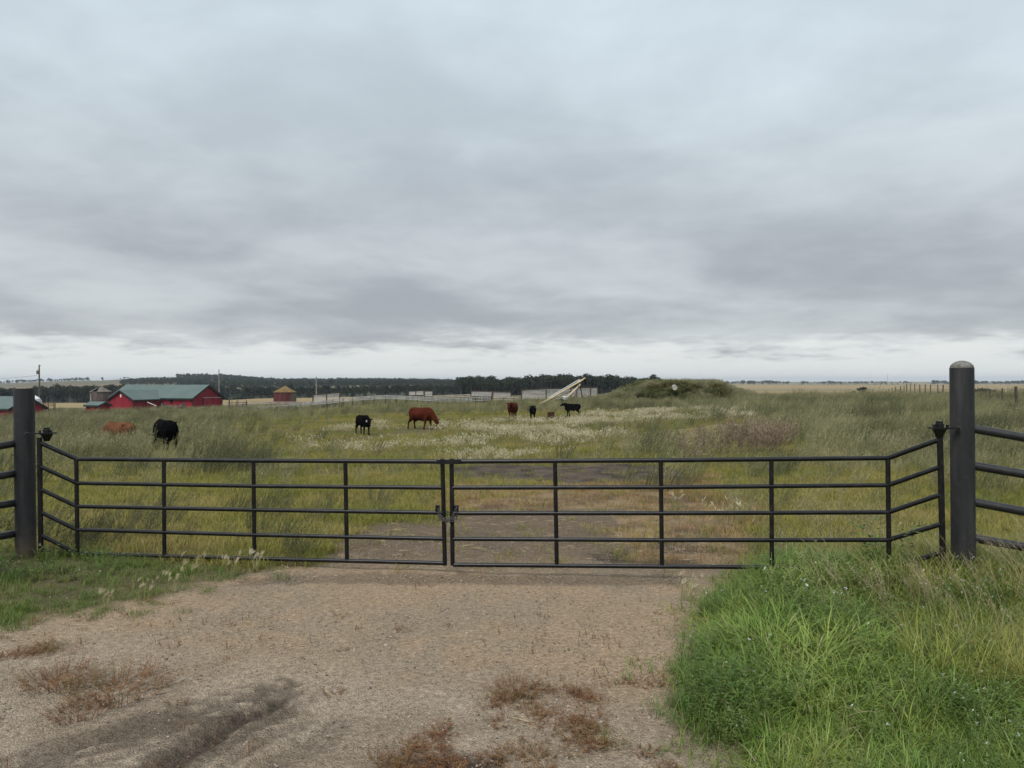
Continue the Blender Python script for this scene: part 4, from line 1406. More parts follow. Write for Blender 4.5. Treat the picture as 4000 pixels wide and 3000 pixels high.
leafmat("shrub_brown", [(.145, .105, .078), (.20, .148, .108), (.26, .195, .14)], .8, .1, .1, .6)
leafmat("foxtail_head", [(.46, .40, .25), (.57, .51, .35), (.65, .60, .45)], .7, .2, .3, .8)
leafmat("foxtail_stem", [(.18, .18, .07), (.24, .22, .10), (.28, .25, .12)], .65, .2, .2, .8)
leafmat("knotweed", [(.16, .075, .036), (.20, .10, .046), (.16, .125, .055)], .7, .15, .15, 2.2)
leafmat("seed_head", [(.30, .25, .15), (.38, .31, .19), (.42, .36, .23)], .7, .2, .25, 1.0)
leafmat("petal", [(.55, .55, .52), (.65, .65, .62), (.7, .7, .68)], .6, .2, .3, 2.0)
leafmat("tree_leaf", [(.018, .026, .015), (.026, .036, .020), (.038, .045, .025)], .7, .15, .15, .02)
leafmat("spruce_leaf", [(.012, .022, .017), (.018, .030, .022), (.022, .034, .024)], .7, .15, .05, .05)
wear("bark", (.10, .09, .078), (.17, .155, .135), 4.0, .9, .1)
wear("pebble_pale", (.23, .18, .14), (.36, .31, .26), 30.0, .85, .2)
wear("pebble_dark", (.10, .08, .065), (.17, .13, .11), 30.0, .85, .2)
pmat("straw", (.40, .32, .20), .8, .1)


def blade(mb, base, az, L, lean, curl, wd, n=4, rnd=None, wind=(0, 0)):
    """a tapering, bending grass blade"""
    x, y, z = base
    th_, v, f, tip = lean, [], [], []
    dx, dy = math.cos(az), math.sin(az)
    sx, sy = -dy, dx
    for i in range(n + 1):
        s = i / n
        ww = wd * (1 - s ** 1.7) * .5 * (1 if i else .7)
        if i == n:
            v.append((x, y, z))
            tip.append(1)
        else:
            v += [(x - sx * ww, y - sy * ww, z), (x + sx * ww, y + sy * ww, z)]
            tip += [s, s]
        h = L / n
        th_ += curl / n
        x += (math.sin(th_) * dx + wind[0] * s) * h
        y += (math.sin(th_) * dy + wind[1] * s) * h
        z += math.cos(th_) * h
    for i in range(n - 1):
        f.append((2 * i, 2 * i + 1, 2 * i + 3, 2 * i + 2))
    f.append((2 * n - 2, 2 * n - 1, 2 * n))
    mb.add(v, f, rnd, tip)


def leafq(mb, p, d, L, wd, up=(0, 0, 1), rnd=None, tipv=0.5):
    """diamond leaf from p along d"""
    p, d = Vector(p), Vector(d).normalized()
    s = d.cross(Vector(up))
    if s.length < 1e-3:
        s = Vector((1, 0, 0))
    s.normalize()
    m_ = p + d * L * .5
    mb.add([p, m_ - s * wd / 2, p + d * L, m_ + s * wd / 2], [(0, 1, 2, 3)], rnd, [tipv * .5, tipv, tipv, tipv])


def template(name, mb, mats):
    """mb: MB or list of (MB, material) merged into one mesh"""
    items = [(mb, mats)] if isinstance(mb, MB) else mb
    vv, ff, rn, tp, mi = [], [], [], [], []
    me = bpy.data.meshes.new(name)
    for k, (b_, mt) in enumerate(items):
        o = len(vv)
        vv += b_.v
        ff += [tuple(i + o for i in q) for q in b_.f]
        rn += b_.rnd
        tp += b_.tip
        mi += [k] * len(b_.f)
        me.materials.append(MATS[mt])
    me.from_pydata(vv, [], ff)
    for nm, dat in (("rnd", rn), ("tip", tp)):
        a = me.attributes.new(nm, "FLOAT", "POINT")
        a.data.foreach_set("value", np.array(dat, np.float32))
    me.polygons.foreach_set("material_index", np.array(mi, np.int32))
    me.update()
    return bpy.data.objects.new(name, me)


rr = random.uniform


def t_lush(k, mat="lush_green", Lr=(.22, .52), n=38, wd=(.006, .0135), rad=.06, curl=(.8, 2.4)):
    """fountain-shaped clump of arching blades, a few of them dead"""
    mb, dead = MB(), MB()
    for i in range(n):
        a = rr(0, 6.28)
        r_ = rad * math.sqrt(random.random())
        f = random.random()
        blade(dead if random.random() < .045 else mb, (r_ * math.cos(a), r_ * math.sin(a), -.02), a + rr(-.8, .8), rr(*Lr) * (1 - .35 * f), .05 + .65 * f, rr(*curl), rr(*wd), 7, wind=(-.14 + rr(-.1, .1), -.05))
    for i in range(22):
        a = rr(0, 6.28)
        r_ = .16 * math.sqrt(random.random())
        blade(dead if random.random() < .15 else mb, (r_ * math.cos(a), r_ * math.sin(a), -.02), rr(0, 6.28), rr(.06, .22), rr(.1, .8), rr(.3, 1.6), rr(.003, .007), 4)
    return template("lush_tuft", [(mb, mat), (dead, "seed_head")], None)


def t_fine(mat, Lr, n, wd, rad, curl=(.3, 1.3), seg=3, name="fine_tuft"):
    mb = MB()
    for i in range(n):
        a = rr(0, 6.28)
        r_ = rad * math.sqrt(random.random())
        blade(mb, (r_ * math.cos(a), r_ * math.sin(a), -.015), rr(0, 6.28), rr(*Lr), rr(.0, .5), rr(*curl), rr(*wd), seg, wind=(.08, 0))
    return template(name, mb, mat)


def t_leafy(mat, H, nst, lsz, rad, flowers=0, per=9, spread=.5):
    mb, fl = MB(), MB()
    for i in range(nst):
        a = rr(0, 6.28)
        r_ = rad * math.sqrt(random.random())
        p = Vector((r_ * math.cos(a), r_ * math.sin(a), 0))
        d = Vector((math.cos(a) * rr(0, spread), math.sin(a) * rr(0, spread), 1)).normalized()
        h = H * rr(.55, 1.1)
        blade(mb, p, a, h, math.acos(min(1, d.z)), .2, .004, 2)
        for j in range(per):
            s = (j + rr(.2, 1)) / per
            q = p + d * h * s
            for l in range(3):
                az = rr(0, 6.28)
                leafq(mb, q, (math.cos(az), math.sin(az), rr(-.1, .7)), lsz * rr(.7, 1.3), lsz * .45, (rr(-.3, .3), rr(-.3, .3), 1))
        if i < flowers:
            q = p + d * h * 1.02
            for l in range(7):
                az = rr(0, 6.28)
                leafq(fl, q + Vector((rr(-.008, .008), rr(-.008, .008), rr(-.01, .01))), (math.cos(az), math.sin(az), rr(.1, .8)), .011, .008)
    return template("leafy_clump", [(mb, mat), (fl, "petal")] if flowers else mb, mat)


def t_sage(H=.78, nst=18, mat="sage", rad=.20, per=13, lw=.010, ll=.075, lean=.16):
    mb = MB()
    for i in range(nst):
        a = rr(0, 6.28)
        r_ = rad * math.sqrt(random.random())
        p = Vector((r_ * math.cos(a), r_ * math.sin(a), 0))
        out = Vector((math.cos(a) * rr(.05, .45) + lean, math.sin(a) * rr(.05, .45), 1)).normalized()
        h = H * rr(.5, 1.1)
        bend = Vector((lean * rr(.4, 1.6), rr(-.08, .08), 0))
        pts = [p + out * h * s + bend * h * s * s for s in (0, .33, .66, 1)]
        for s in range(3):
            mb.add([pts[s] - Vector((.003, 0, 0)), pts[s] + Vector((.003, 0, 0)), pts[s + 1] + Vector((.002, 0, 0)), pts[s + 1] - Vector((.002, 0, 0))], [(0, 1, 2, 3)], None, [.3] * 4)
        for j in range(per):
            s = .18 + .82 * (j + rr(0, 1)) / per
            q = p + out * h * s + bend * h * s * s
            az = rr(0, 6.28)
            d = Vector((math.cos(az) * .6, math.sin(az) * .6, rr(.5, 1.2))) + bend * 2
            leafq(mb, q, d, ll * rr(.6, 1.5) * (1.2 - .5 * s), lw * rr(.8, 1.5), (rr(-1, 1), rr(-1, 1), .2), None, s)
    return template("sage_plant", mb, mat)


def t_fox(H=.36, nst=12, rad=.10, head=.075, hairs=9, hw=.0035):
    st, hd = MB(), MB()
    for i in range(nst):
        a = rr(0, 6.28)
        r_ = rad * math.sqrt(random.random())
        p = Vector((r_ * math.cos(a), r_ * math.sin(a), 0))
        d = Vector((math.cos(a) * rr(0, .45) + .1, math.sin(a) * rr(0, .45), 1)).normalized()
        h = H * rr(.55, 1.1)
        q = p + d * h
        st.add([p - Vector((.0025, 0, 0)), p + Vector((.0025, 0, 0)), q + Vector((.0015, 0, 0)), q - Vector((.0015, 0, 0))], [(0, 1, 2, 3)], None, [.2] * 4)
        nod = Vector((.5 * rr(.2, 1.2), rr(-.4, .4), .6))
        for j in range(hairs):
            b_ = q + nod.normalized() * head * .5 * random.random()
            hv = nod.normalized() + Vector((rr(-.55, .55), rr(-.55, .55), rr(-.35, .55)))
            leafq(hd, b_, hv, head * rr(.6, 1.15), hw * rr(1, 1.9), (rr(-1, 1), rr(-1, 1), rr(-1, 1)))
    for i in range(8):
        a = rr(0, 6.28)
        blade(st, (rad * .5 * math.cos(a), rad * .5 * math.sin(a), 0), a, rr(.1, .22), .3, .8, .005, 3)
    return template("foxtail_plant", [(st, "foxtail_stem"), (hd, "foxtail_head")], None)


def t_seed(H=.8, nst=7, rad=.12):
    st, hd = MB(), MB()
    for i in range(nst):
        a = rr(0, 6.28)
        p = Vector((rad * rr(0, 1) * math.cos(a), rad * rr(0, 1) * math.sin(a), 0))
        h = H * rr(.7, 1.1)
        ln = Vector((rr(-.35, .05), rr(-.15, .15), 1)).normalized()
        pts = [p + ln * h * s + Vector((-.22 * s ** 3 * h, 0, -.08 * s ** 3 * h)) for s in np.linspace(0, 1, 6)]
        for s in range(5):
            mb_a, mb_b = pts[s], pts[s + 1]
            st.add([mb_a - Vector((.0016, 0, 0)), mb_a + Vector((.0016, 0, 0)), mb_b + Vector((.0012, 0, 0)), mb_b - Vector((.0012, 0, 0))], [(0, 1, 2, 3)], None, [.6] * 4)
        for j in range(22):
            s = rr(.76, 1.0)
            q = p + ln * h * s + Vector((-.22 * s ** 3 * h, 0, -.08 * s ** 3 * h))
            az = rr(0, 6.28)
            leafq(hd, q + Vector((math.cos(az), math.sin(az), -.3)) * rr(0, .03), (math.cos(az) * .5 - .4, math.sin(az) * .5, rr(-.6, .3)), rr(.012, .024), .004)
    return template("seed_plant", [(st, "seed_head"), (hd, "seed_head")], None)


def t_pebble(mat):
    mb = MB()
    bm = bmesh.new()
    bmesh.ops.create_icosphere(bm, subdivisions=1, radius=1.0)
    sc = (rr(.7, 1.3), rr(.6, 1.0), rr(.35, .6))
    mb.add([(v_.co.x * sc[0] * rr(.85, 1.15), v_.co.y * sc[1] * rr(.85, 1.15), v_.co.z * sc[2] * rr(.85, 1.15)) for v_ in bm.verts], [tuple(v_.index for v_ in f.verts) for f in bm.faces])
    bm.free()
    return template("pebble", mb, mat)


def scatter(name, pts, scl, temps, label, tilt=.12, rotz=None, sxyz=None, yaw_range=6.283):
    """one stuff object whose vertices carry plants (geometry-node instances)"""
    n = len(pts)
    me = bpy.data.meshes.new(name)
    me.vertices.add(n)
    me.vertices.foreach_set("co", np.asarray(pts, np.float32).ravel())
    rot = np.stack([RNG.normal(0, tilt, n), RNG.normal(0, tilt, n), RNG.uniform(-yaw_range / 2, yaw_range / 2, n)], -1).astype(np.float32)
    a = me.attributes.new("rot", "FLOAT_VECTOR", "POINT")
    a.data.foreach_set("vector", rot.ravel())
    a = me.attributes.new("scl", "FLOAT", "POINT")
    a.data.foreach_set("value", np.asarray(scl, np.float32))
    a = me.attributes.new("pick", "INT", "POINT")
    a.data.foreach_set("value", RNG.integers(0, len(temps), n).astype(np.int32))
    o = bpy.data.objects.new(name, me)
    COL.objects.link(o)
    ng = bpy.data.node_groups.new(name, "GeometryNodeTree")
    ng.interface.new_socket("Geometry", in_out="INPUT", socket_type="NodeSocketGeometry")
    ng.interface.new_socket("Geometry", in_out="OUTPUT", socket_type="NodeSocketGeometry")
    gi, go = ng.nodes.new("NodeGroupInput"), ng.nodes.new("NodeGroupOutput")
    iop = ng.nodes.new("GeometryNodeInstanceOnPoints")
    jn = ng.nodes.new("GeometryNodeJoinGeometry")
    for tmp in temps:
        oi = ng.nodes.new("GeometryNodeObjectInfo")
        oi.inputs[0].default_value = tmp
        g2 = ng.nodes.new("GeometryNodeGeometryToInstance")
        ng.links.new(oi.outputs["Geometry"], g2.inputs[0])
        ng.links.new(g2.outputs[0], jn.inputs[0])

    def attr(nm, typ):
        q = ng.nodes.new("GeometryNodeInputNamedAttribute")
        q.data_type = typ
        q.inputs["Name"].default_value = nm
        return q.outputs["Attribute"]

    ng.links.new(gi.outputs[0], iop.inputs["Points"])
    ng.links.new(jn.outputs[0], iop.inputs["Instance"])
    iop.inputs["Pick Instance"].default_value = True
    ng.links.new(attr("pick", "INT"), iop.inputs["Instance Index"])
    e2r = ng.nodes.new("FunctionNodeEulerToRotation")
    ng.links.new(attr("rot", "FLOAT_VECTOR"), e2r.inputs[0])
    ng.links.new(e2r.outputs[0], iop.inputs["Rotation"])
    ng.links.new(attr("scl", "FLOAT"), iop.inputs["Scale"])
    ng.links.new(iop.outputs[0], go.inputs[0])
    md = o.modifiers.new("plants", "NODES")
    md.node_group = ng
    tag(o, label, None, None, "stuff")
    return o


def sample(n, D0, D1, p0, p1, power=1.0):
    """random ground points, evenly per area (power 1) between two distances, pixel columns p0..p1"""
    f = RNG.random(n)
    if power == 0:
        D = D0 * (D1 / D0) ** f
    else:
        e = 1 + power
        D = (D0 ** e + (D1 ** e - D0 ** e) * f) ** (1 / e)
    px = RNG.uniform(p0, p1, n)
    x = (px - HX) / FPX * D
    return x, D


def P3(x, y, dz=0.0):
    return np.stack([x, y, terrain(x, y) + dz], -1)


# --- tall lush grass in the right foreground
x, y = sample(3900, 2.3, 7.4, 2300, 5200)
z = terrain(x, y)
k = zone(x, y, z, P_LUSH, .16, 4)
px, py = gproj(x, y, z)
x, y, z, px, py = x[k], y[k], z[k], px[k], py[k]
edge = sstep(2600, 2930, px + .30 * np.minimum(py - 2500, 200) - 140 * (py > 2700))
n_ = fbm(x * 1.2, y * 1.2, 81)
kind = np.where((RNG.random(len(x)) > edge * .95 + (n_ - .5) * 1.1), 1, 0)            # 1: leafy herbs along the edge
yell = (px > 3350 + (py - 2200) * .8 + (n_ - .5) * 900) & (py < 2750)
hs = .46 + .75 * fbm(x * 1.1, y * 1.1, 83)
hs = hs * (0.40 + .60 * sstep(2600, 3060, px + .5 * np.minimum(py - 2450, 150)))
hs = hs * np.where(py > 2850, .75, 1) * np.where((py < 2360) & (px > 2980), 1.22, 1)
lush = [t_lush(i) for i in range(5)]
lush_y = [t_lush(i, "yellow_green", (.26, .58), 42, (.004, .008), .08, (.7, 1.9)) for i in range(4)]
g = (kind == 0) & ~yell
scatter("long_grass", np.stack([x, y, z], -1)[g], hs[g], lush, "tall bright green arching grass filling the right foreground", .12)
g = (kind == 0) & yell
scatter("yellowish_grass", np.stack([x, y, z], -1)[g], hs[g] * 1.12, lush_y, "yellow-green tall grass near the dome-topped post", .14)
g = kind == 1
scatter("leafy_weeds", np.stack([x, y, z], -1)[g], (.6 + .6 * RNG.random(g.sum())) * np.clip(hs[g], .3, 1.0) * 1.15, [t_leafy("leafy_green", .30, 11, .024, .10, f) for f in (0, 2, 0, 0)], "leafy green clover and weeds along the driveway's right edge", .1)
g = (px > 3250) & (py < 2480) & (RNG.random(len(x)) < .15 * sstep(.42, .6, fbm(x * 1.6, y * 1.6, 88))) | ((px > 3600) & (py < 2650) & (RNG.random(len(x)) < .02))
scatter("seed_grass", np.stack([x, y, z], -1)[g], .50 + .30 * RNG.random(g.sum()), [t_seed() for i in range(4)], "pale drooping grass seed heads near the dome-topped post", .1, yaw_range=1.6)

xe, ye = sample(9000, 2.3, 7.6, 2350, 5200)
ze = terrain(xe, ye)
pxe, pye = gproj(xe, ye, ze)
ke = zone(xe + .14 + RNG.normal(0, .20, len(xe)), ye + RNG.normal(0, .1, len(xe)), ze, P_LUSH, .30, 4)
nb_ = sstep(2560, 3000, pxe)
ke &= RNG.random(len(xe)) < .22 + .7 * nb_
scatter("under_grass", np.stack([xe, ye, ze], -1)[ke], (.5 + .8 * RNG.random(ke.sum())), [t_fine("lush_green", (.06, .20), 18, (.003, .006), .09, (.3, 1.6), 3, "under_tuft") for i in range(4)] + [t_fine("yellow_green", (.06, .20), 18, (.003, .006), .09, (.3, 1.6), 3, "under_tuft") for i in range(2)], "fine short grass beneath and along the edge of the tall right-hand grass", .12)

# --- short lawn on the left, mixed herbs at the post's foot
x, y = sample(5200, 3.6, 9.0, -1800, 1100)
z = terrain(x, y)
k = zone(x + RNG.normal(0, .22, len(x)), y + RNG.normal(0, .10, len(x)), z, P_LAWN, .16, 14)
k &= RNG.random(len(x)) < .5 + 1.0 * sstep(.35, .6, fbm(x * 1.8, y * 1.8, 193, 3))
x, y, z = x[k], y[k], z[k]
px, py = gproj(x, y, z)
lawn = [t_fine("lawn_green", (.05, .13), 46, (.003, .006), .11, (.3, 1.4), 3, "lawn_tuft") for i in range(4)]
scatter("short_grass", np.stack([x, y, z], -1), (.35 + .75 * fbm(x * 1.3, y * 1.3, 191)) * (.7 + .5 * RNG.random(len(x))), lawn, "short bright green grass in front of the flat-topped post", .1)
g = (RNG.random(len(x)) < .30) & (((py < 2300) & (px < 520)) | (fbm(x * 2, y * 2, 90) > .60))
sc_ = (.35 + .5 * RNG.random(g.sum())) * np.where((py[g] < 2280) & (px[g] < 480), 1.15, .55)
scatter("low_herbs", np.stack([x, y, z], -1)[g], sc_, [t_leafy("leafy_green", .20, 9, .026, .10, f, 7, .9) for f in (0, 0, 2)] + [t_leafy("sage_dark", .20, 9, .028, .10, 0, 7, .9)], "dark leafy herbs round the foot of the flat-topped post", .1)

# --- meadow grass behind the gate
xs, ys = [], []
for n0, a0_, b0_ in ((26000, 7.0, 18, ), (28000, 18, 42), (26000, 42, 70), (9000, 70, 110)):
    x, y = sample(n0, a0_, b0_, -900, 4900)
    xs.append(x)
    ys.append(y)
x, y = np.concatenate(xs), np.concatenate(ys)
z = terrain(x, y)
bare = (zone(x, y, z, P_DRIVE, .25, 4) & (RNG.random(len(x)) > np.where(zone(x, y, z, P_GOLDRUST, .4, 15), .40, .035))) | (zone(x, y, z, P_MUD, .25, 6) & (RNG.random(len(x)) > .06)) | (zone(x, y, z, P_STRIP, .4, 8) & (RNG.random(len(x)) > .3)) | zone(x, y, z, P_LAWN, .1, 14)
rust = zone(x, y, z, P_GOLDRUST, .4, 15)
px, py = gproj(x, y, z)
thin = fbm(x * .5, y * .5, 95)
inmound = mound(x, y) > .15
trod = np.zeros(len(x), bool)
for o_ in SC.objects:
    if o_.type == 'EMPTY' and o_.name.split('.')[0] in ('cow', 'calf', 'salt_tub'):
        trod |= (np.abs(x - o_.location.x) < 1.2) & (y > o_.location.y - 5.0) & (y < o_.location.y + 1.5) & (x > -7.5)
k = ~bare & ~inmound & (RNG.random(len(x)) < .55 + .9 * thin)
meadow = [t_fine("meadow_green", (.08, .24), 34, (.004, .008), .19, (.3, 1.4), 3, "meadow_tuft") for i in range(6)]
rustt = [t_fine("rust_grass", (.07, .22), 30, (.004, .007), .17, (.3, 1.6), 3, "rust_tuft") for i in range(4)]
size = (.65 + .7 * fbm(x * .7, y * .7, 97)) * np.where(y > 66, 1.7, np.where(y > 42, 1.15, np.where(y > 18, .92, .68)))
size = size * np.where(trod, .5, 1)
isr = rust & (RNG.random(len(x)) < .82) | (RNG.random(len(x)) < .05)
g = k & ~isr
scatter("meadow_grass", np.stack([x, y, z], -1)[g], size[g], meadow, "yellow-green pasture grass behind the gate", .1)
g = k & isr
scatter("dry_grass", np.stack([x, y, z], -1)[g], size[g] * .9, rustt, "rusty dry grass round the bare track behind the gate", .12)

# --- sagebrush
xs, ys = [], []
for n0, a0_, b0_ in ((5200, 7.4, 20), (8500, 20, 45), (11000, 45, 85), (9000, 85, 160)):
    x, y = sample(n0, a0_, b0_, -1000, 5000)
    xs.append(x)
    ys.append(y)
x, y = np.concatenate(xs), np.concatenate(ys)
z = terrain(x, y)
px, py = gproj(x, y, z)
jit = RNG.normal(0, .07, len(x)) * np.maximum(y, 9)
centre = zone(x + jit, y + RNG.normal(0, .06, len(x)) * y, z, P_CENTRE, 1.1, 17)
bare = zone(x, y, z, P_DRIVE, .25, 4) | zone(x, y, z, P_MUD, .25, 6) | zone(x, y, z, P_STRIP, .4, 8) | zone(x, y, z, P_LAWN, .1, 14) | zone(x, y, z, P_LUSH, .1, 4)
patch = fbm(x * .16, y * .16, 101, 3)
p_ = sstep(.36, .56, patch) * .75 + .2
p_ = np.where((px > 2700) & (py > 1800), p_ * .42, p_)           # thin sage over grass right behind the gate
p_ = np.where((px < 1000) & (py > 1850), p_ * .28, p_)
p_ = np.where(y > 62, np.maximum(p_, .8), p_)
p_ = np.where((px > 200) & (px < 530) & (y > 25) & (y < 31.3), .95, p_)
p_ = np.where((px > 2640) & (px < 3120) & (py > 1690) & (py < 1830), .06, p_)
p_ = np.where(centre, .03, p_)
p_ = np.where(mound(x, y) > .1, .25, p_)
p_ = np.where((px > 1250) & (px < 1950) & (y > 88) & (y < 120), p_ * .25, p_)
k = ~bare & (RNG.random(len(x)) < p_)
h = (.30 + 1.15 * fbm(x * .28, y * .28, 104, 3)) * (.7 + .55 * RNG.random(len(x)))
h = np.where((px < 900) & (y > 16) & (y < 45), h * 1.2, h)
h = np.where((px > 200) & (px < 530) & (y > 25) & (y < 31.3), np.maximum(h, 1.17), h)
h = np.where((px > 550) & (px < 760) & (y > 18) & (y < 29), np.clip(h, .8, 1.05), h)
h = np.where(centre, h * .55, h)
h = h * (.62 + .38 * sstep(11, 24, y))
h = np.where((px > 2950) & (y > 55) & (y < 115), h * 1.3, h)
h = np.where((px > 2700) & (py > 1800), h * .8, h)
dk = fbm(x * .35, y * .35, 108, 3) > .57
sages = [t_sage() for i in range(6)]
sages_d = [t_sage(.70, 22, "sage_dark", .24, 12, .008) for i in range(3)]
g = k & ~dk
scatter("sagebrush", np.stack([x, y, z], -1)[g], h[g], sages, "grey-green feathery sagebrush over both sides of the pasture", .1, yaw_range=1.2)
g = k & dk
scatter("dark_sagebrush", np.stack([x, y, z], -1)[g], h[g] * 1.18, sages_d, "darker sagebrush clumps scattered through the pasture", .1, yaw_range=1.2)

# --- white foxtail drifts
xs, ys = [], []
for n0, a0_, b0_ in ((5000, 9, 30), (17000, 30, 68)):
    x, y = sample(n0, a0_, b0_, 900, 3100)
    xs.append(x)
    ys.append(y)
x, y = np.concatenate(xs), np.concatenate(ys)
z = terrain(x, y)
trod = np.zeros(len(x), bool)
for o_ in SC.objects:
    if o_.type == 'EMPTY' and o_.name.split('.')[0] in ('cow', 'calf', 'salt_tub'):
        trod |= (np.abs(x - o_.location.x) < 1.0) & (y > o_.location.y - 5.5) & (y < o_.location.y + 1)
wx_, wy_ = warp(x, y, 1.0, 31)
px, py = gproj(wx_, wy_, z + .30)
pr = np.zeros(len(x))
for poly, dn in FOX:
    pr = np.maximum(pr, inpoly(px, py, poly) * dn)
cl_ = fbm(x * .6, y * .35, 120, 3)
k = (RNG.random(len(x)) < pr * sstep(.47, .60, cl_) * .72 * np.where(trod, .12, 1))
foxes = [t_fox(.30, 10, .16, .080, 7, .0050) for i in range(5)]
scatter("foxtail_grass", np.stack([x, y, z], -1)[k], (.75 + .5 * RNG.random(k.sum())) * np.where(y[k] > 30, 1.15, .8), foxes, "drifts of white foxtail grass across the middle of the pasture", .12)

# --- weeds on the driveway
x, y = sample(20000, 2.4, 6.2, -500, 2900)
z = terrain(x, y)
w1, w2 = zone(x, y, z, P_W1, .2, 131), zone(x, y, z, P_W2, .15, 133)
cl_ = fbm(x * 2.6, y * 2.6, 135, 3)
drv = zone(x, y, z, P_DRIVE, .1, 4)
k = ((w1 & (RNG.random(len(x)) < sstep(.36, .74, cl_) * .26)) | (w2 & (RNG.random(len(x)) < sstep(.36, .70, cl_) * .32)) | (drv & (RNG.random(len(x)) < .0025)))
knot = [t_leafy("knotweed", .075, 22, .012, .10, 0, 6, 2.6) for i in range(4)]
scatter("knotweed", np.stack([x, y, z], -1)[k], .3 + .45 * RNG.random(k.sum()) ** 2, knot, "red-brown creeping weeds over the gravel", .15)
# sparse dry sprouts on the gravel
x, y = sample(6500, 3.0, 9.0, -300, 2650)
z = terrain(x, y)
px, py = gproj(x, y, z)
cl_ = fbm(x * 1.5, y * 1.5, 141, 3)
k = zone(x, y, z, P_DRIVE, .1, 4) & (RNG.random(len(x)) < sstep(.46, .7, cl_) * np.where(px < 1000, .75, .28))
spr = [t_leafy("knotweed", .055, 2, .008, .015, 0, 5, .3) for i in range(3)] + [t_fine("rust_grass", (.03, .07), 7, (.002, .003), .02, (.1, .8), 2, "sprout")]
scatter("dry_sprouts", np.stack([x, y, z], -1)[k], .5 + .7 * RNG.random(k.sum()), spr, "tiny dry sprouts standing in the pink gravel", .15)
# sparse green tufts at the driveway's grass edges
# --- gravel stones
x, y = sample(42000, 2.2, 8.5, -900, 2900)
z = terrain(x, y)
k = zone(x, y, z, P_DRIVE, .1, 4) & (RNG.random(len(x)) < .25 + 1.1 * sstep(.4, .7, fbm(x * 1.1, y * 1.1, 151, 3)))
for pl, wd, dkk, dep in TRACKS[:8]:
    k &= ~((seg_dist(x, y, pl) < wd) & (RNG.random(len(x)) < .8))
ss = .0030 + .0065 * RNG.random(len(x)) ** 4 + .010 * (RNG.random(len(x)) > .994)
pale = RNG.random(len(x)) < .62
for g, mt, lb in ((k & pale, "pebble_pale", "pale gravel stones lying on the driveway"), (k & ~pale, "pebble_dark", "dark gravel stones lying on the driveway")):
    scatter("gravel", np.stack([x, y, z + .001], -1)[g], ss[g], [t_pebble(mt) for i in range(4)], lb, .3)
# straw litter
x, y = sample(1500, 2.4, 11, -300, 3000)
z = terrain(x, y)
k = (zone(x, y, z, P_DRIVE, .1, 4) | zone(x, y, z, P_GOLDRUST, .1, 15)) & (RNG.random(len(x)) < np.where(y > 7.2, .8, .015))
smb = []
for i in range(3):
    mb = MB()
    for j in range(3):
        a = rr(0, 3.14)
        c0 = Vector((rr(-.05, .05), rr(-.05, .05), .006))
        d = Vector((math.cos(a), math.sin(a), rr(-.02, .06))) * rr(.03, .09)
        mb.tube([c0 - d, c0 + d * .2 + Vector((.005, .004, .003)), c0 + d], .0013, 3)
    smb.append(template("straw_wisp", mb, "straw"))
scatter("straw", np.stack([x, y, z], -1)[k], .7 + .6 * RNG.random(k.sum()), smb, "scattered straw and stalks on the bare ground by the gate", .08)

# --- brush on the mound
x = RNG.uniform(MX - 12.5, MX + 12, 3200)
y = RNG.uniform(MY - 8.5, MY + 4, 3200)
k = mound(x, y) > .10
x, y = x[k], y[k]
z = terrain(x, y)
mp_ = fbm(x * .35, y * .35, 161, 3)
mt1 = [t_sage(.75, 22, "sage", .3, 11, .026, .14, .05) for i in range(3)]
mt2 = [t_leafy("mound_leaf", .75, 14, .11, .34, 0, 8, .5) for i in range(3)] if leafmat("mound_leaf", [(.10, .12, .042), (.155, .16, .056), (.23, .20, .085)], .7, .15, .2, .3) else None
drum = (np.abs(x - c_[0]) < .62) & (y < bD2 + .6) & (z > .2)
g = (mp_ > .47) & ~drum
scatter("mound_brush", np.stack([x, y, z], -1)[g], .4 + .85 * RNG.random(g.sum()) ** 2, mt2, "green brush covering the earth mound", .1)
g = (mp_ <= .50) & ~drum
scatter("mound_weeds", np.stack([x, y, z], -1)[g], .55 + .5 * RNG.random(g.sum()), mt1, "olive weeds covering the earth mound", .1)

# ------------------------------------------------------------------ single plants that stand out
def place(name, tmpl, px, py, s, label, cat, group, rz=None, D=None):
    if D is None:
        gx_, gy_ = ground_at(px, py)
    else:
        gx_, gy_ = (px - HX) / FPX * D, D
    o = bpy.data.objects.new(name, tmpl.data)
    o.location = (gx_, gy_, tz(gx_, gy_))
    o.scale = (s, s, s) if isinstance(s, (int, float)) else s
    o.rotation_euler = (0, 0, rr(-.5, .5) if rz is None else rz)
    COL.objects.link(o)
    return tag(o, label, cat, group)


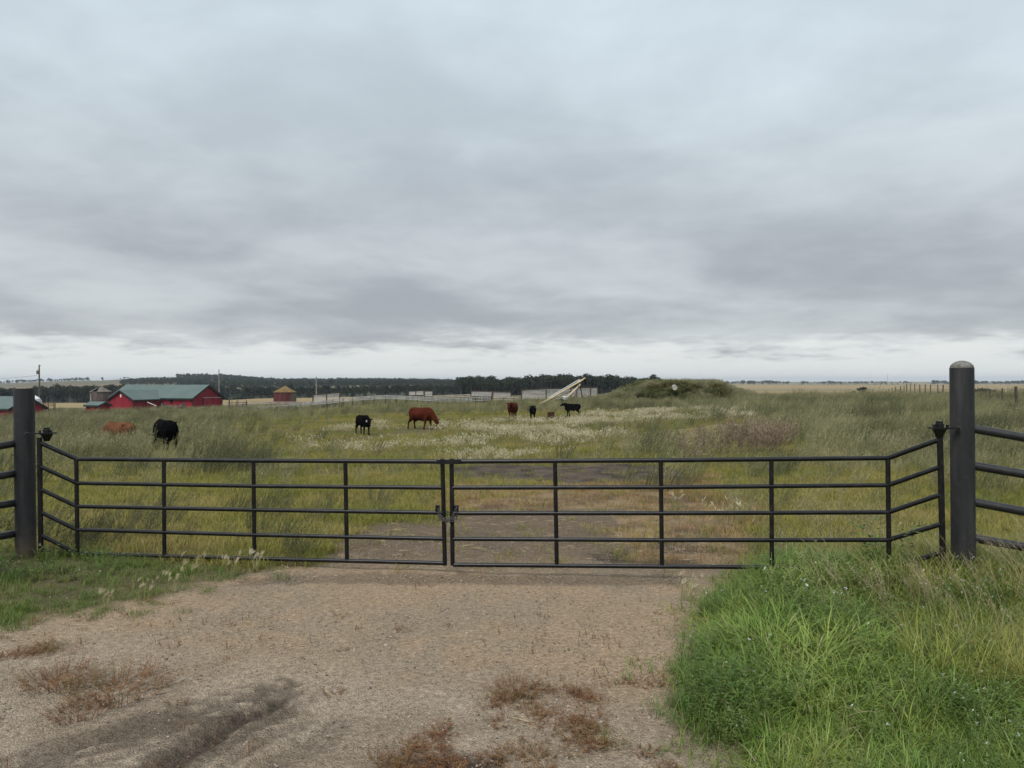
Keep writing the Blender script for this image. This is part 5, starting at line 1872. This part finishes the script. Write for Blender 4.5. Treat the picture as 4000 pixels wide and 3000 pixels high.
kochia = [t_sage(1.0, 95, "shrub_brown", .42, 16, .013, .10, .03) for i in range(3)]
for i, (px, py, s, lb) in enumerate(((2960, 1768, 1.05, "largest pinkish-brown dead shrub behind the right gate leaf"), (2790, 1772, .8, "low brown dead shrub left of the largest one"),
                                     (3040, 1738, .9, "pinkish-brown dead shrub behind the largest one's right side"), (2880, 1725, .95, "reddish-brown dead shrub behind the largest one's left side"), (2700, 1790, .62, "smallest brown dead shrub at the edge of the track"))):
    for q in range(1):
        place("dead_shrub", kochia[i % 3], px, py, (s * 1.35, s * 1.35, s * 1.05), lb, "shrub", "brown dead shrubs")
foxc = [t_fox(.19, 9, .06, .052, 26, .0016) for i in range(3)]
for i, (px, py, s, lb) in enumerate(((735, 2275, 1.15, "largest foxtail clump below the left gate leaf"), (900, 2258, .9, "foxtail clump between the largest clump and the left leaf's last upright"), (1000, 2236, .95, "foxtail clump under the left leaf's third upright"),
                                     (560, 2345, .8, "foxtail clump on the edge of the short green grass, nearest the left post"), (670, 2318, .8, "foxtail clump on the gravel just below the largest clump"), (415, 2385, .75, "lowest foxtail clump at the tip of the short grass"),
                                     (2680, 2345, 1.0, "foxtail clump at the foot of the leafy weeds by the right leaf"), (2640, 1995, 1.2, "foxtail clump behind the right leaf beside its second upright"))):
    place("foxtail_clump", foxc[i % 3], px, py, s, lb, "grass clump", "foxtail clumps round the gate")
kw = [t_leafy("knotweed", .15, 110, .013, .26, 0, 9, 1.6) for i in range(2)]
for px, py, s, lb in ((450, 2705, 1.0, "reddish weed clump, the larger of two on the left gravel"), (230, 2665, .8, "brown weed clump left of the larger reddish one"), (300, 2790, .55, "small grey-brown weed sprig nearest the tyre ruts"), (2010, 2700, .55, "small rusty weed sprig in the middle of the gravel")):
    place("weed_clump", kw[0], px, py, s, lb, "weed", "weed clumps on the gravel")
gw = [t_leafy("leafy_green", .55, 16, .05, .14, 0, 8, .5), t_sage(.55, 26, "sage_dark", .18, 12, .01)]
place("green_weed", gw[0], 2960 - 430, 1745, .9, "green leafy weed on the dirt strip beyond the mud", "weed", "tall weeds in the pasture")
place("green_weed", gw[1], 2350, 1700, 1.3, "grey-green weed standing before the foxtail drifts", "weed", "tall weeds in the pasture")
place("green_weed", gw[0], 2660, 1700, 1.5, "tall green weed left of the brown shrubs", "weed", "tall weeds in the pasture")
place("green_weed", gw[0], 3480, 2285, 1.0, "leafy weed climbing the right leaf's bend upright", "weed", "tall weeds in the pasture")

# ------------------------------------------------------------------ trees
def tree_parts(H, Wd, nleaf, lsz, seed, mat="tree_leaf", trunk=.3, lobes=6, low=.25):
    """trunk with limbs, and a crown of many leaf faces gathered in clumps"""
    rs = random.Random(seed)
    tr, cr = MB(), MB()
    tr.tube([(0, 0, -.4), (rs.uniform(-.1, .1), 0, H * .35), (rs.uniform(-.2, .2), rs.uniform(-.2, .2), H * .8)], [.022 * H, .016 * H, .005 * H], 6)
    L = []
    for i in range(lobes):
        a = rs.uniform(0, 6.28)
        zz = H * rs.uniform(low + .12, .88)
        r_ = Wd * rs.uniform(.1, .55) * (1.15 - zz / H * .6)
        c0 = Vector((r_ * math.cos(a), r_ * math.sin(a), zz))
        L.append((c0, Wd * rs.uniform(.22, .40), H * rs.uniform(.10, .19)))
        tr.tube([(0, 0, zz * .55), c0], [.008 * H, .003 * H], 4)
    L.append((Vector((0, 0, H * .86)), Wd * .25, H * .14))
    for i in range(nleaf):
        c0, rw, rh = L[i % len(L)]
        while True:
            d = Vector((rs.uniform(-1, 1), rs.uniform(-1, 1), rs.uniform(-1, 1)))
            if .25 < d.length < 1:
                break
        p = c0 + Vector((d.x * rw, d.y * rw, d.z * rh))
        random.seed(seed * 1000 + i)
        leafq(cr, p, (rs.uniform(-1, 1), rs.uniform(-1, 1), rs.uniform(-.6, .8)), lsz * rs.uniform(.6, 1.4), lsz * rs.uniform(.5, .9), (rs.uniform(-1, 1), rs.uniform(-1, 1), rs.uniform(-.3, 1)))
    return tr, cr


def spruce_parts(H, Wd, seed):
    rs = random.Random(seed)
    tr, cr = MB(), MB()
    tr.tube([(0, 0, -.4), (0, 0, H * .97)], [.018 * H, .003 * H], 6)
    for lv in range(16):
        f = .08 + .9 * lv / 16
        r_ = Wd * .5 * (1 - f) ** .85 + .08
        for k in range(11):
            a = rs.uniform(0, 6.28)
            for s in (.35, .7, 1.0):
                p = Vector((math.cos(a) * r_ * s, math.sin(a) * r_ * s, H * f - s * r_ * .35))
                leafq(cr, p, (math.cos(a), math.sin(a), rs.uniform(-.6, .1)), r_ * .55, r_ * .38, (rs.uniform(-.4, .4), rs.uniform(-.4, .4), 1))
    return tr, cr


def tree_template(tc_, mat):
    return template("tree", [(tc_[0], "bark"), (tc_[1], mat)], None)


decid = [tree_template(tree_parts(1.0 * H, .62 * H, 430, .085 * H, 200 + i), "tree_leaf") for i, H in enumerate((10, 10, 10, 10, 10, 10))]
conif = [tree_template(spruce_parts(10, 4.2, 300 + i), "spruce_leaf") for i in range(2)]


def forest(name, x, y, h, label, pcon=.12, mats=None):
    z = terrain(x, y)
    return scatter(name, np.stack([x, y, z], -1), np.asarray(h) / 10.0, decid + (conif if pcon else []), label, .04)


# front wood across the valley
n = 1500
px = RNG.uniform(-700, 2050, n)
D = 408 + 170 * RNG.random(n) ** 1.6
x, y = (px - HX) / FPX * D, D
top = np.interp(px, [-700, 0, 200, 350, 600, 900, 1100, 1400, 1700, 2050], [1522, 1518, 1514, 1509, 1504, 1510, 1514, 1511, 1506, 1500])
h = (CH - (top - HY) / FPX * D) - terrain(x, y) + 2.4 * (fbm(px * .012, D * .02, 171) - .5) + RNG.normal(-.5, .6, n)
k = ~((px > 790) & (px < 960) & (D < 470))
forest("wood", x[k], y[k], np.clip(h[k], 4, 12), "dark mixed wood beyond the barn and the red bin")
n = 620
px = RNG.uniform(1790, 2600, n)
D = 372 + 110 * RNG.random(n) ** 1.5
x, y = (px - HX) / FPX * D, D
top = np.interp(px, [1790, 1830, 1900, 2000, 2080, 2130, 2200, 2260, 2400, 2470, 2600], [1484, 1474, 1481, 1482, 1474, 1471, 1466, 1472, 1476, 1477, 1484])
h = (CH - (top - HY) / FPX * D) - terrain(x, y) + RNG.normal(-.6, .9, n)
forest("wood", x, y, np.clip(h, 5, 16), "dark tall wood behind the grain auger")
n = 2600
px = RNG.uniform(690, 1840, n)
D = 760 + 1000 * RNG.random(n)
x, y = (px - HX) / FPX * D, D
forest("hill_wood", x, y, np.clip(7.5 + RNG.normal(0, 1.0, n), 4, 11), "bluish wooded hills closing the view on the left")
n = 420
px = RNG.uniform(470, 760, n)
D = 1000 + 240 * RNG.random(n)
x, y = (px - HX) / FPX * D, D
forest("hill_wood", x, y, np.clip(6 + RNG.normal(0, .8, n), 4, 9), "strip of wood below the tan hill behind the barn")
xs, ys, hh = [], [], []
for a0_, b0_, D0, n0, hm in ((2840, 3090, 1900, 110, 9), (3130, 3470, 2100, 130, 8.5), (3480, 3560, 2300, 26, 7), (3640, 3780, 2000, 60, 10), (3800, 3990, 1950, 100, 9), (3990, 4600, 1900, 200, 10), (2600, 2850, 2000, 60, 8)):
    px = RNG.uniform(a0_, b0_, n0)
    D = D0 + 120 * RNG.random(n0)
    xs.append((px - HX) / FPX * D)
    ys.append(D)
    hh.append(np.clip(hm * (.55 + .6 * fbm(px * .03, D * 0, 181)) + RNG.normal(0, .8, n0), 3, 14))
forest("far_treeline", np.concatenate(xs), np.concatenate(ys), np.concatenate(hh), "hazy blue treelines on the right horizon")
# scattered bushes along the right field boundaries
n = 60
px, D = RNG.uniform(3050, 4300, n), RNG.uniform(1250, 1500, n)
forest("field_bushes", (px - HX) / FPX * D, D, RNG.uniform(1.5, 3.5, n), "low bushes dotted along the far field edges on the right", 0)


def single_tree(name, tc_, mat, px, D, s, label, group, sink=0.0, meshes={}):
    key = id(tc_)
    if key not in meshes:
        meshes[key] = (tc_[0].mesh("trunk", "bark"), tc_[1].mesh("crown", mat, attrs=True))
    x = (px - HX) / FPX * D
    th = thing(name, (x, D, tz(x, D) - sink), label, "tree", group, rr(0, 6))
    th.scale = (s, s, s)
    for nm, me in zip(("trunk", "crown"), meshes[key]):
        o = bpy.data.objects.new(nm, me)
        COL.objects.link(o)
        o.parent = th
    return th


ridge = [tree_parts(7, 5.0, 240, 1.0, 400 + i, lobes=6, low=.02) for i in range(3)]
rpx = [-60, -25, 2, 14, 28, 37, 50, 64, 72, 82, 90, 97, 105, 113, 121, 126, 132, 140, 147, 160, 168, 183, 192, 199, 207, 216, 225, 233, 241, 250, 258, 266, 274, 283, 291, 299, 307, 314, 322, 331, 340, 347]
for i, px in enumerate(rpx):
    D = 1640 + rr(-20, 20)
    single_tree("ridge_tree", ridge[i % 3], "tree_leaf", px, D, rr(.75, 1.3), "small tree in the row along the far left hill crest", "trees along the far hill crest", sink=1.7)
single_tree("ridge_tree", ridge[1], "tree_leaf", 400, 1660, 1.15, "small tree standing alone on the hill crest above the grey bin", "trees along the far hill crest", sink=1.7)
for px, s, w_ in ((470, .7, "left"), (486, .95, "middle"), (500, .8, "right")):
    single_tree("ridge_tree", ridge[0], "tree_leaf", px, 1680, s, w_ + " one of three low trees on the hill crest above the barn roof", "low trees above the barn", sink=2.0)
spr = [spruce_parts(7.0, 3.6, 500), spruce_parts(7.0, 3.2, 501)]
single_tree("spruce_tree", spr[0], "spruce_leaf", 491, 330, 1.25, "dark spruce standing behind the left end of the barn roof", None)
for i, (px, s, D) in enumerate(((857, 1.1, 400), (880, 1.0, 395), (898, 1.25, 402), (920, 1.05, 396), (942, 1.2, 404), (953, .9, 398))):
    single_tree("spruce_tree", spr[i % 2], "spruce_leaf", px, D, s, ("leftmost", "second", "third", "fourth", "fifth", "rightmost")[i] + " dark spruce in the clump right of the barn", "spruces right of the barn")
bush = tree_parts(3.4, 4.0, 1300, .42, 610, lobes=9, low=.0)
single_tree("lone_tree", bush, "tree_leaf", 3372, 290, 1.0, "lone bushy tree at the edge of the golden field on the right", None, sink=.75)
single_tree("field_bush", bush, "tree_leaf", 3338, 292, .45, "small low bush left of the lone tree in the golden field", None, sink=.35)
bush2 = tree_parts(1.7, 5.0, 1300, .30, 620, lobes=11, low=.0)
single_tree("field_bush", bush2, "tree_leaf", 3835, 130, 1.0, "low dark bush right behind the dome-topped gate post", None, sink=.35)

# ------------------------------------------------------------------ haze: the damp air over the plain
hz = MB().box((-9500, -9500, -16), (9500, 9500, 40))
hm = bpy.data.materials.new("haze")
hm.use_nodes = True
t = hm.node_tree
t.nodes.clear()
pv = N(t, "ShaderNodeVolumePrincipled")
pv.inputs["Color"].default_value = (.80, .88, .98, 1)
pv.inputs["Density"].default_value = .00012
pv.inputs["Anisotropy"].default_value = .2
mo = N(t, "ShaderNodeOutputMaterial")
t.links.new(pv.outputs[0], mo.inputs["Volume"])
MATS["haze"] = hm
ho = bpy.data.objects.new("haze", hz.mesh("haze", "haze"))
COL.objects.link(ho)
ho["kind"] = "stuff"
